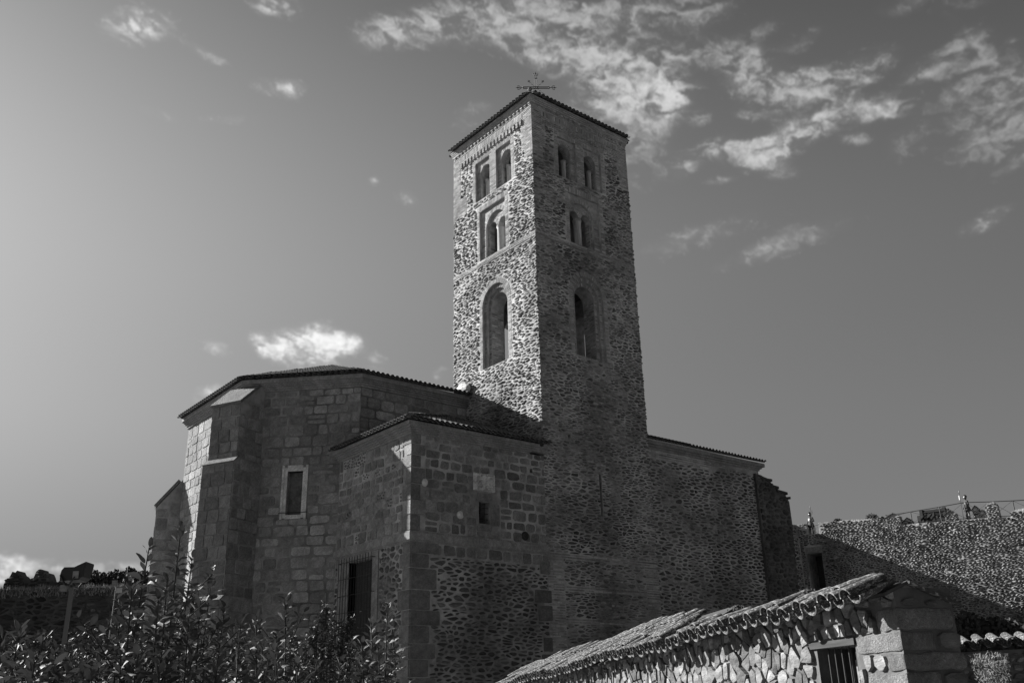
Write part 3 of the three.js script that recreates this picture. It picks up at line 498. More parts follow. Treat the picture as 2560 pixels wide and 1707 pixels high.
// ------------------------------------------------------------------ apse: ashlar, five sided
{
  const r = rng(31), TOP = 14.55, ap = thing('apse', 'granite block church apse with five sides, sloping buttresses and a tiled eave', 'building', V(-5, 0, -12));
  const fp = [[0.3, -19.5], [-5.62, -19.5], [-9.25, -15.9], [-9.25, -9.05], [-5.62, -5.42], [0.3, -5.42]];
  const A = new Frame(V(-5.62, 0, -5.42), V(0, 0, 1)), B = new Frame(V(-9.25, 0, -9.05), V(-1, 0, 1)), C = new Frame(V(-9.25, 0, -15.9), V(-1, 0, 0));
  const LB = 3.63 * Math.SQRT2, w0 = 1.85, w1 = 2.98;
  // core behind the window wall, the window wall, and the corners beside it
  const s = 0.7, q = s / Math.tan(Math.PI * 3 / 8);
  part(ap, 'wall_core', footprint([[0.3, -19.5], [-5.62, -19.5], [-9.25, -15.9], [-9.25, -9.05 - s * Math.SQRT2], [-5.62 + s * Math.SQRT2, -5.42], [0.3, -5.42]].reverse().reverse(), 0, TOP), M.mortarDark);
  part(ap, 'window_wall', wallSlab(B, [[0, 0], [LB, 0], [LB, TOP], [0, TOP]], [rect(w0 + 0.1, w1 - 0.1, 9.05, 11.1)], -s - 0.02, 0), M.mortarDark);
  for (const [c, d] of [[[-9.25, -9.05], [0, -s * Math.SQRT2]], [[-5.62, -5.42], [s * Math.SQRT2, 0]]]) { const i = [c[0] + s * 0.7071, c[1] - s * 0.7071]; const P = [c, i, [c[0] + d[0], c[1] + d[1]]]; part(ap, 'wall_corner', footprint(d[0] ? [c, [c[0] + d[0], c[1]], i] : [c, i, [c[0], c[1] + d[1]]], 0.001, TOP - 0.001), M.mortarDark); }
  // blocks
  const list = [], tone = () => lerp(0.3, 0.52, r());
  const add = (F, o, hid) => { for (const P of coursed(o)) { const wx = fbm(P[0][0] * 0.6 + o.seed, P[0][1] * 0.6, 3, 3); list.push({ F, P, h: 0.012 + 0.02 * r(), tone: tone() * lerp(1.15, 0.72, smooth(0.4, 0.7, wx)), crown: 0.95, round: 0.08 + 0.1 * r(), tilt: 0, rag: 0.03, dome: 0.1, hid }); } };
  add(A, { t0: 0.02, t1: 5.6, y0: 11.0, y1: TOP, seed: 1, w: [0.55, 1.05], gap: 0.045, jit: 0.025 });
  add(B, { t0: 0.02, t1: LB - 0.02, y0: 0.2, y1: TOP, seed: 2, w: [0.45, 1.0], h: [0.38, 0.5], gap: 0.05, jit: 0.03, holes: [hole(rect(w0 - 0.01, w1 + 0.01, 8.94, 11.22)), hole(rect(-0.1, 0.75, 0, 14.2))] });
  add(C, { t0: 0.02, t1: 6.83, y0: 0.2, y1: TOP, seed: 3, w: [0.45, 0.95], h: [0.38, 0.5], gap: 0.02, jit: 0.012, holes: [hole(rect(6.15, 7.1, 0, 14.2))] });
  // window surround: three steps of pale stone, recessed dark panel, a bar at the sill
  for (const [a, b, c, d, n, f] of [[w0, w0 + 0.23, 8.95, 11.22, 'window_jamb'], [w1 - 0.23, w1, 8.95, 11.22, 'window_jamb'], [w0 + 0.23, w1 - 0.23, 10.97, 11.22, 'window_lintel'], [w0 + 0.23, w1 - 0.23, 8.95, 9.12, 'window_sill']]) {
    const gs = [], lr = a === w0 ? 1 : b === w1 ? -1 : 0;
    for (const [k, dd] of [[0, 0.05], [0.1, 0.02], [0.16, -0.05]]) { let [t0, t1, y0, y1] = [a, b, c, d]; if (lr > 0) t0 = a + k, y0 = c + k * 0.4, y1 = d - k; if (lr < 0) t1 = b - k, y0 = c + k * 0.4, y1 = d - k; if (!lr && n === 'window_lintel') y1 = d - k; if (!lr && n === 'window_sill') y0 = c + k * 0.4; if (k) { if (lr > 0) t1 = b; } gs.push(k === 0 ? boxAt(B, lr < 0 ? b - 0.1 : a, lr > 0 ? a + 0.1 : b, n === 'window_sill' ? c : n === 'window_lintel' ? d - 0.1 : c, n === 'window_sill' ? c + 0.07 : d, -0.3, dd) : boxAt(B, t0 + (lr < 0 ? 0.001 : 0), t1, y0, y1, -0.4, dd)); }
    part(ap, n, join(gs), M.pale);
  }
  part(ap, 'window_panel', boxAt(B, w0 + 0.2, w1 - 0.2, 9.05, 11.0, -0.36, -0.3), M.blind);
  part(ap, 'sill_bar', tube(B.at(w0 - 0.05, 9.2, 0.09), B.at(w1 + 0.05, 9.2, 0.09), 0.016, 6), M.iron);
  // buttresses: stepped body with a sloped cap, clad in blocks
  const buttress = (corner, phi, stages, seed, hid) => { // stages: [y top of step, depth, half width]
    const n = V(-Math.cos(phi), 0, Math.sin(phi)), b = thingPart(ap, 'buttress');
    const base = new Frame(corner, n);
    stages.forEach(([y0, y1, d, hw, slope], k) => {
      const sideL = new Frame(base.at(-hw, 0, -0.6), base.e.clone().negate()), sideR = new Frame(base.at(hw, 0, d), base.e.clone());
      const Ls = k === stages.length - 1 ? d + 0.6 : d - stages[k + 1][2], sl = [[0, y0], [d + 0.6, y0], [d + 0.6, y1 + slope * Ls], [Ls, y1 + slope * Ls + 0.001], [0, y1]], back = new Frame(base.at(hw, 0, d), base.e);
      part(b, 'buttress_core', wallSlab(back, sl, [], -2 * hw, 0), M.mortarDark);
      const front = new Frame(base.at(-hw, 0, d), n);
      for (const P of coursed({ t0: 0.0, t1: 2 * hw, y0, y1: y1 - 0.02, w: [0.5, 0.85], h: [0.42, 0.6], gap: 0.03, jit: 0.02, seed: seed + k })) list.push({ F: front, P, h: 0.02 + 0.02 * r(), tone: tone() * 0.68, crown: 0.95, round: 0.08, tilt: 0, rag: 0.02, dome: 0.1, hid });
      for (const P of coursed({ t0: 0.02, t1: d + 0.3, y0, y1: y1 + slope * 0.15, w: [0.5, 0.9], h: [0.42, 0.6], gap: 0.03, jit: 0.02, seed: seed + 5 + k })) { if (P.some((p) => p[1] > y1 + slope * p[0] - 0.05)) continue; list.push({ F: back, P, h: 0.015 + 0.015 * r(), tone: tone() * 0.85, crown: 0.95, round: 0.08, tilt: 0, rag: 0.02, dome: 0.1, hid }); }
      // sloped capping slab
      const rise = slope, L = k === stages.length - 1 ? d - 0.08 : d - (stages[k + 1]?.[2] ?? 0) + 0.02, G = new Geo(), last = k === stages.length - 1, ov = last ? 0.06 : 0.012, o = base.at(-hw - ov, y1 - 0.02, d + ov), up = n.clone().negate().multiplyScalar(L + 0.07).setY((L + 0.07) * rise);
      const N = base.e.clone().cross(up.clone().normalize().negate()).normalize().multiplyScalar(-0.12); if (N.y < 0) N.negate();
      G.box(o, base.e.clone().multiplyScalar(2 * hw + 2 * ov), up, last ? N : N.multiplyScalar(0.4), 0.22); part(b, 'cap_slab', G.build(), M.rough);
    });
    return b;
  };
  function thingPart(parent, name) { const g = new THREE.Group(); g.name = name; parent.add(g); return g; }
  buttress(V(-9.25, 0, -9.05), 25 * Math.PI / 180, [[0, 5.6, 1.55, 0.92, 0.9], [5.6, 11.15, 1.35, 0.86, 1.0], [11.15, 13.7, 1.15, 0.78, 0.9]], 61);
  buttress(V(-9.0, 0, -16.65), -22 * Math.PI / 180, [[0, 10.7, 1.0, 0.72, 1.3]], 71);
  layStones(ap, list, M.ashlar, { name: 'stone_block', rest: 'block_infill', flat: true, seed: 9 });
  // iron cramps on the wall
  for (const [t, y] of [[0.35, 13.05], [0.25, 12.1], [0.6, 13.95]]) part(ap, 'wall_cramp', boxAt(A, t - 0.45, t + 0.4, y, y + 0.035, 0.02, 0.05), M.trim);
  const steps = [[14.55, 14.64, 0.08], [14.64, 14.73, 0.13], [14.73, 14.8, 0.2], [14.8, 14.87, 0.26], [14.87, 15.06, 0.34]];
  cornice(ap, fp, [1, 2, 3, 4], steps, 1.25, M.trim);
  // roof
  const ro = offsetLine(fp, 0.42).map(([x, z]) => V(x, 15.09, z)), h1 = V(-3.4, 17.95, -12.46), h0 = V(0.3, 17.95, -12.46), rf = new Geo(), f3 = (a, b, c) => { const i = rf.v(a, 0, 0, 0.2); rf.v(b, 3, 0, 0.2); rf.v(c, 1, 3, 0.2); rf.t(i, i + 1, i + 2); };
  f3(ro[1], ro[2], h1); f3(ro[2], ro[3], h1); f3(ro[3], ro[4], h1); f3(ro[4], ro[5], h1); f3(ro[5], h0, h1); f3(ro[0], ro[1], h1); f3(ro[0], h1, h0);
  part(ap, 'roof', rf.build(true), M.tileFar);
  let n = 0;
  const slope = (a, b, peak, seed) => { const e = b.clone().sub(a), L = e.length(); e.normalize(); const f = peak.clone().sub(a), sp = f.dot(e), hor = V(e.x, 0, e.z), inw = Y.clone().cross(hor), dp = f.dot(inw), rise = (peak.y - a.y) / dp; n = tiledSlope(ap, a, b, rise, dp, (s_, w) => { const g = w / dp; return s_ > sp * g - 0.05 && s_ < L - (L - sp) * g + 0.05; }, { seed, first: n, most: 70, over: 0.1 }); };
  slope(ro[2], ro[3], h1, 3); slope(ro[3], ro[4], h1, 4);
  { const a = ro[4], b = V(0.3, 15.09, ro[5].z), dp = a.z + 12.46, rise = (17.95 - 15.09) / dp; n = tiledSlope(ap, a, b, rise, dp, (s_, w) => s_ > w / dp * (h1.x - a.x) - 0.05, { seed: 5, first: n, most: 70, over: 0.1 }); }
  // plaster patch where the roof meets the tower
  { const g = new THREE.IcosahedronGeometry(0.42, 2), p = g.attributes.position; for (let k = 0; k < p.count; k++) { const f = 0.8 + 0.4 * vnoise(p.getX(k) * 5 + 9, p.getY(k) * 5 + p.getZ(k) * 4, 5); p.setXYZ(k, p.getX(k) * f * 0.45, p.getY(k) * f * 0.75, p.getZ(k) * f * 1.5); } g.computeVertexNormals(); g.translate(-0.12, 15.45, -5.55); part(ap, 'mortar_flashing', g, M.pale); }
}

// ------------------------------------------------------------------ sacristy: x -6.47..0, z -5.42..0
const nameIn = (g, n) => { const k = g.children.filter((c) => c.name === n || c.name.startsWith(n + '_')).length; return k ? `${n}_${String(k).padStart(3, '0')}` : n; };
{
  const r = rng(51), W = 6.47, DP = 5.42, TOP = 11.1, TH = 0.7, sa = thing('sacristy', 'low square stone sacristy with a moulded string course, coat of arms and barred windows', 'building', V(-3.2, 0, -2.7));
  const R = new Frame(V(-W, 0, 0), V(0, 0, 1)), L = new Frame(V(-W, 0, -DP), V(-1, 0, 0));
  const sw = [3.09, 3.64, 8.03, 8.86], bw = [1.11, 2.89, 3.7, 6.85], ph = [5.7, 5.84, 10.32, 10.5];
  part(sa, 'wall', wallSlab(R, [[0, 0], [W - 0.002, 0], [W - 0.002, TOP], [0, TOP]], [rect(...sw), rect(...ph)], -TH, -0.0), M.mortarSac);
  part(sa, 'wall', wallSlab(L, [[0, 0], [DP - TH, 0], [DP - TH, TOP], [0, TOP]], [rect(...bw)], -TH, 0), M.mortarSac);
  part(sa, 'link_wall', footprint([[-6.2, -5.42], [-5.6, -5.42], [-5.6, -6.4], [-6.2, -6.4]], 0, 11.3), M.mortarDark);
  const up = [], lo = [], t1 = () => lerp(0.19, 0.34, r()), dk = () => lerp(0.06, 0.22, r() ** 1.5);
  const coat = [2.82, 3.86, 9.28, 9.98];
  const upHoles = [rect(sw[0] - 0.12, sw[1] + 0.5, sw[2] - 0.3, sw[3] + 0.4), rect(...coat), rect(...ph), rect(0, 0.62, 7.45, 11.2)].map(hole);
  for (const P of coursed({ t0: 0.62, t1: W, y0: 7.49, y1: TOP, h: [0.3, 0.5], w: [0.32, 0.8], gap: 0.045, jit: 0.04, holes: upHoles, seed: 61 })) up.push({ F: R, P, h: 0.008 + 0.018 * r(), tone: t1() * (0.8 + 0.5 * r()), crown: 0.93, round: 0.08 + 0.14 * r(), tilt: 0.05, rag: 0.07, dome: 0.3 });
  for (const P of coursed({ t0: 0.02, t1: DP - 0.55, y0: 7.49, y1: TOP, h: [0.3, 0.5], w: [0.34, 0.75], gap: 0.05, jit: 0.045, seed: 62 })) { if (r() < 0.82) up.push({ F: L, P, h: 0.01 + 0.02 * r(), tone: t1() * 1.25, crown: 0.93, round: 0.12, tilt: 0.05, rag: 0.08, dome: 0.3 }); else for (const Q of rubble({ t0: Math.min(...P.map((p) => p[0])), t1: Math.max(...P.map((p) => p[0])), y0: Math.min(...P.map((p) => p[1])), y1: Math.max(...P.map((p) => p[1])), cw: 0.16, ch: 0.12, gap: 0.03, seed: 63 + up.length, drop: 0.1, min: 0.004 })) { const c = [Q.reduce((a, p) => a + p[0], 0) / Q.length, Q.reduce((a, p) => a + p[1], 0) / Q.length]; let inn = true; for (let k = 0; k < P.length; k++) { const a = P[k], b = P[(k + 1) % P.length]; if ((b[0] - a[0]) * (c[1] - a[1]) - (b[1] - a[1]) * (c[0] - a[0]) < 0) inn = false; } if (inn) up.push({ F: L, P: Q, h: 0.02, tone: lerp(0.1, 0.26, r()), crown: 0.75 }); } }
  // small window surround stones
  for (const q of [[sw[1] + 0.03, sw[1] + 0.45, sw[2] - 0.05, sw[3] - 0.02], [sw[0] - 0.1, sw[1] + 0.08, sw[2] - 0.28, sw[2] - 0.06], [sw[0] - 0.1, sw[1] + 0.12, sw[3] + 0.03, sw[3] + 0.36]]) up.push({ F: R, P: rect(...q), h: 0.02, tone: 0.25, crown: 0.96, round: 0.06, tilt: 0, rag: 0.02, dome: 0.1 });
  // quoins: upper and lower corner
  const quoin = (F, P, tone) => { const G = new Geo(); stoneInto(G, F, P, { h: 0.03, r, tone, crown: 0.97, round: 0.05, tilt: 0, dip: 0.05, rag: 0.015, dome: 0.1 }); part(sa, nameIn(sa, 'quoin'), G.build(true), M.ashlar); };
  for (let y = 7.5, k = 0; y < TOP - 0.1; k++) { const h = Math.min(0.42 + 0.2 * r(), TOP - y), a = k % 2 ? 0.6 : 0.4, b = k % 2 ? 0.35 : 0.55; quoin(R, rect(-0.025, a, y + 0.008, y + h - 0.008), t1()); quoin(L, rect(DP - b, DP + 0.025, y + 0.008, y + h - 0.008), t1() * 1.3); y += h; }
  const qa = [], qb = [];
  for (let y = 0.1, k = 0; y < 7.1; k++) { const h = Math.min(0.5 + 0.25 * r(), 7.12 - y), a = 0.75 + 0.5 * r() * (k % 2) + 0.15 * r(), b = 0.45 + 0.3 * ((k + 1) % 2) * r(); quoin(R, rect(-0.035, a, y + 0.01, y + h - 0.01), lerp(0.19, 0.29, r())); quoin(L, rect(DP - b, DP + 0.035, y + 0.01, y + h - 0.01), lerp(0.2, 0.3, r())); qa.push(hole(rect(-0.2, a + 0.04, y, y + h))); qb.push(hole(rect(DP - b - 0.04, DP + 0.1, y, y + h))); y += h; }
  for (let y = 0.6, k = 0; y < 6.9; k++) { const h = 0.4 + 0.25 * r(), w = 0.3 + 0.45 * r(); if (k % 3) { quoin(R, rect(W - w, W + 0.1 + 0.12 * r(), y + 0.02, y + h - 0.02), lerp(0.15, 0.26, r())); qa.push(hole(rect(W - w - 0.04, W + 0.2, y - 0.02, y + h + 0.02))); } y += h + 0.05; }
  qa.push(hole(rect(0, W, 6.62, 7.2)));
  for (const P of coursed({ t0: 0.95, t1: W, y0: 6.66, y1: 7.1, h: [0.44, 0.44], w: [0.4, 0.8], gap: 0.05, jit: 0.03, seed: 66 })) up.push({ F: R, P, h: 0.015, tone: t1(), crown: 0.94, round: 0.12, tilt: 0, rag: 0.04, dome: 0.2 });
  for (const P of rubble({ t0: 0.0, t1: W, y0: 0.2, y1: 6.7, cw: 0.3, ch: 0.12, gap: 0.04, jitY: 0.8, holes: qa, seed: 67, drop: 0.3, jit: 1, gapVar: 1.0, min: 0.005 })) lo.push({ F: R, P, h: 0.02 + 0.03 * r(), tone: dk(), crown: 0.8 });
  qb.push(hole(rect(0.2, 3.35, 3.0, 7.3)));
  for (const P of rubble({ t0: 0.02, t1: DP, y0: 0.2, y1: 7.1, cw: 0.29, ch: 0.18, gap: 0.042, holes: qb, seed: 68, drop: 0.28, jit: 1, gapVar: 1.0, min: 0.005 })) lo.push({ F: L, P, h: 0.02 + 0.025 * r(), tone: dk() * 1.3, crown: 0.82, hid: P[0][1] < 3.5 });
  layStones(sa, lo, M.rubble, { name: 'stone', rest: 'stone_infill', seed: 12 });
  layStones(sa, up, M.ashlar, { name: 'stone_block', rest: 'block_infill', flat: true, seed: 13 });
  // string course and cornice
  const fp = [[-W, -DP], [-W, 0], [-0.02, 0], [-0.02, -DP]];
  cornice(sa, fp, [0, 1], [[7.1, 7.16, 0.05], [7.16, 7.42, 0.09], [7.42, 7.48, 0.06]], 0.95, M.trim, 'string_course_block');
  const steps = [[11.08, 11.16, 0.06], [11.16, 11.22, 0.12], [11.22, 11.29, 0.19], [11.29, 11.35, 0.27], [11.35, 11.48, 0.36]];
  cornice(sa, fp, [0], steps, 1.1, M.trim); cornice(sa, [[-W, -DP], [-W, 0], [-0.85, 0], [-0.85, -DP]], [1], steps, 1.1, M.trim);
  cornice(sa, [[-0.84, -1], [-0.84, 0], [-0.02, 0], [-0.02, -1]], [1], [[11.2, 11.48, 0.14]], 1, M.trim);
  // roof rising to the apse and the tower
  const o = 0.44, y0 = 11.5, e0 = V(-W - o, y0, -DP), e1 = V(-W - o, y0, o), e2 = V(-0.02, y0, o), k1 = V(-1.1, 13.85, -DP), k2 = V(-0.02, 13.85, -DP), rf = new Geo(), f3 = (a, b, c) => { const i = rf.v(a, 0, 0, 0.18); rf.v(b, 3, 0, 0.18); rf.v(c, 1, 3, 0.18); rf.t(i, i + 1, i + 2); };
  f3(e0, e1, k1); f3(e1, e2, k2); f3(e1, k2, k1); part(sa, 'roof', rf.build(true), M.tileFar);
  const dp = DP + o; let n = tiledSlope(sa, e1, e2, (13.85 - y0) / dp, dp, (s, w) => s > w * (W + o - 1.1) / dp - 0.05, { seed: 8, over: 0.1, most: 80, tone: [0.1, 0.2] });
  n = tiledSlope(sa, e0, e1, (13.85 - y0) / (W + o - 1.1), W + o - 1.1, (s, w) => s < dp - w * dp / (W + o - 1.1) + 0.05 && s > 0, { seed: 9, over: 0.1, first: n, most: 80, tone: [0.1, 0.2] });
  for (let k = 0; k < 14; k++) { const a = e1.clone().lerp(k1, k / 14).add(V(0, 0.12, 0)), b = e1.clone().lerp(k1, (k + 1.2) / 14).add(V(0, 0.14, 0)); part(sa, nameIn(sa, 'hip_tile'), tube(a, b, 0.11, 8, 0.09), M.tile); }
  // barred window: stone frame, shutters, grille
  for (const [n_, q] of [['window_jamb', [0.35, 1.11, 3.4, 6.85]], ['window_jamb', [2.89, 3.3, 3.4, 6.85]], ['window_lintel', [0.35, 3.3, 6.852, 7.09]], ['window_sill', [0.35, 3.3, 3.15, 3.398]]]) part(sa, n_, boxAt(L, ...q, -0.3, 0.04), M.trim);
  for (let k = 0; k < 4; k++) part(sa, 'shutter_board', boxAt(L, 1.11 + k * 0.445 + 0.006, 1.11 + (k + 1) * 0.445 - 0.006, 3.7, 6.85, -0.34, -0.27), M.board);
  { const gr = new THREE.Group(); gr.name = 'window_grille'; sa.add(gr); const d = 0.2; for (let k = 0; k < 13; k++) { const t = 0.6 + k * 0.205; part(gr, 'bar', tube(L.at(t, 3.55, d), L.at(t, 7.02, d), 0.013, 5), M.iron); } for (let k = 0; k < 6; k++) part(gr, 'crossbar', tube(L.at(0.55, 3.7 + k * 0.63, d), L.at(3.11, 3.7 + k * 0.63, d), 0.014, 5), M.iron); for (const t of [0.57, 3.09]) for (const y of [4.33, 5.59, 6.85]) part(gr, 'stay', tube(L.at(t, y, 0), L.at(t, y, d), 0.014, 5), M.iron); }
  { const gr = new THREE.Group(); gr.name = 'small_window_grille'; sa.add(gr); for (let k = 0; k < 2; k++) part(gr, 'bar', tube(R.at(sw[0] + 0.18 + k * 0.19, sw[2], -0.15), R.at(sw[0] + 0.18 + k * 0.19, sw[3], -0.15), 0.014, 5), M.iron); for (let k = 0; k < 3; k++) part(gr, 'crossbar', tube(R.at(sw[0], sw[2] + 0.2 + k * 0.22, -0.15), R.at(sw[1], sw[2] + 0.2 + k * 0.22, -0.15), 0.014, 5), M.iron); }
  { const g = new THREE.TorusGeometry(0.13, 0.05, 8, 16); g.applyMatrix4(R.matrix(0.02)); const p = R.at(5.34, 7.74, 0); g.translate(p.x + W, p.y, 0); part(sa, 'pipe_mouth', g, M.iron); const h = new THREE.CylinderGeometry(0.13, 0.13, 0.03, 16); h.rotateX(Math.PI / 2); h.translate(p.x, p.y, 0.012); part(sa, 'pipe_hole', h, M.iron); }  // solid dark disc on the wall face stands for the shade inside the hole
  // carved coat of arms: a raised field with border, shield and scrollwork
  { const nx = 56, ny = 40, G = new Geo(), [a, b, c, d] = coat, idx = [];
    for (let j = 0; j <= ny; j++) for (let i = 0; i <= nx; i++) {
      const u = i / nx, v = j / ny, x = (u - 0.53) * (b - a), y = (v - 0.5) * (d - c), edge = Math.min(u, 1 - u) * (b - a) < 0.05 || Math.min(v, 1 - v) * (d - c) < 0.045;
      const sh = Math.abs(x) < 0.2 && y > -0.06 && y < 0.24 || (x * x / 0.04 + (y + 0.06) ** 2 / 0.055 < 1 && y <= -0.06), rim = sh && !(Math.abs(x) < 0.17 && y > -0.06 && y < 0.21 || (x * x / 0.029 + (y + 0.06) ** 2 / 0.042 < 1 && y <= -0.06));
      let h = 0.015; if (edge) h = 0.05; else if (rim) h = 0.085; else if (sh) h = Math.abs(x) < 0.012 ? 0.045 : 0.075; else h = 0.012 + 0.07 * smooth(0.45, 0.62, fbm(u * 9 + 3, v * 7, 7, 3)) ;
      h += 0.012 * (fbm(u * 22, v * 16, 9, 3) - 0.5); if (i === 0 || j === 0 || i === nx || j === ny) h = -0.05;
      idx.push(G.v(R.at(lerp(a, b, u), lerp(c, d, v), h > 0 ? h * 1.7 - 0.01 : h), u * 0.9, v * 0.6, 1));
    }
    for (let j = 0; j < ny; j++) for (let i = 0; i < nx; i++) { const k = j * (nx + 1) + i; G.t(k, k + 1, k + nx + 2); G.t(k, k + nx + 2, k + nx + 1); }
    const o2 = part(sa, 'coat_of_arms', G.build(), M.pale); o2.userData.label = 'pale carved stone coat of arms with shield'; }
  // two small carved roundels set in the wall
  for (const [t, y] of [[0.58, 9.3], [2.19, 8.26]]) { const g = new THREE.SphereGeometry(0.15, 14, 8, 0, Math.PI * 2, 0, Math.PI / 2), p = g.attributes.position; for (let k = 0; k < p.count; k++) { const f = 0.85 + 0.35 * vnoise(p.getX(k) * 22 + t, p.getZ(k) * 22, 4); p.setXYZ(k, p.getX(k) * f, p.getY(k) * 0.35, p.getZ(k) * f); } g.rotateX(Math.PI / 2); g.computeVertexNormals(); const q = R.at(t, y, 0.01); g.translate(q.x, q.y, q.z); part(sa, nameIn(sa, 'carved_roundel'), g, M.pale); }
}

// ------------------------------------------------------------------ nave wall right of the tower
{
  const r = rng(71), TOP = 12.55, Z = -0.35, X0 = 6.41, X1 = 14.95, na = thing('nave', 'long dark rubble nave wall with brick course and tiled eave beside the tower', 'building', V(10.7, 0, -4));
  const F = new Frame(V(X0, 0, Z), V(0, 0, 1)), L = X1 - X0;
  part(na, 'wall', footprint([[X0, Z], [X1, Z], [X1, -5.3], [X0, -5.3]], 0, TOP), M.mortar);
  const G = new Geo(); for (let j = 0; j < 5; j++) courses(G, F, 0, Math.max(2, L - 0.2 - j * 1.1), TOP - 0.1 * (j + 1), TOP - 0.1 * j, -0.05, 0.014, r, { pit: 0.1, tone: () => bt(r) }); part(na, 'brickwork', G.build(), M.brick, 'stuff');
  const list = []; for (const P of rubble({ t0: 0, t1: L, y0: 0.3, y1: TOP - 0.3, cw: 0.36, ch: 0.12, gap: 0.036, jitY: 0.8, seed: 77, drop: 0.3, jit: 1, gapVar: 1.1, min: 0.005, holes: [hole(rect(0, L - 2.4, TOP - 0.5, TOP))] })) { const n = fbm(P[0][0] * 0.4, P[0][1] * 0.5, 8, 3); list.push({ F, P, h: 0.02 + 0.03 * r(), tone: lerp(0.09, 0.34, r() ** 1.6) * lerp(1.3, 0.6, smooth(0.4, 0.7, n)), crown: 0.78 }); }
  layStones(na, list, M.rubble, { seed: 14 });
  const fp = [[X0, Z], [X1, Z], [X1, -5.3], [X0, -5.3]];
  cornice(na, fp, [0, 1], [[12.5, 12.6, 0.06], [12.6, 12.68, 0.15], [12.68, 12.86, 0.26]], 1.4, M.trim);
  const o = 0.34, y0 = 12.88, a = V(X0, y0, Z + o), b = V(X1 + 0.15, y0, Z + o), rf = new Geo(); rf.quad(a, b, V(X1 + 0.15, y0 + 1.9, Z + o - 5), V(X0, y0 + 1.9, Z + o - 5), 0.2); part(na, 'roof', rf.build(), M.tileFar);
  tiledSlope(na, a, b, 0.38, 5, () => true, { seed: 16, most: 80, over: 0.08, tone: [0.16, 0.36] });
}
{ // ruined buttress at the end of the nave
  const r = rng(81), bu = thing('nave_buttress', 'dark weathered stone buttress with sloping broken top at the nave end', 'buttress', V(16, 0, -1));
  const F = new Frame(V(14.5, 0, -0.2), V(0, 0, 1)), out = [[0, 0], [2.42, 0], [2.4, 6.5], [2.62, 10], [2.6, 11.1], [2.3, 11.5], [1.75, 11.52], [1.7, 11.62], [1.15, 12.0], [0.5, 12.25], [0, 12.3]];
  part(bu, 'core', wallSlab(F, out, [], -1.6, 0), M.mortarHouse);
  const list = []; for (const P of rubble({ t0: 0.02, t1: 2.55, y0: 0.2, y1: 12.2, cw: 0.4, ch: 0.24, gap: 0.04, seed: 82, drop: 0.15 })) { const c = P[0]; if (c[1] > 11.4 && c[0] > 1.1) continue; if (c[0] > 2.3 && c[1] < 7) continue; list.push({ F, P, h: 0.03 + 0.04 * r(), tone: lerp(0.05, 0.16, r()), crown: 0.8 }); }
  layStones(bu, list, M.rubble, { seed: 15 });
  for (const [t0, t1, y] of [[1.6, 2.45, 11.48], [0.9, 1.75, 11.7], [0.3, 1.1, 12.02], [2.1, 2.66, 11.2]]) { const G = new Geo(), s = (r() - 0.6) * 0.25; G.box(F.at(t0, y - s * 0.5, -1.6), F.e.clone().multiplyScalar(t1 - t0).add(V(0, s, 0)), V(0, 0.13, 0), V(0, 0, 1.68), 0.08); part(bu, nameIn(bu, 'coping_stone'), G.build(), M.rough); }
}

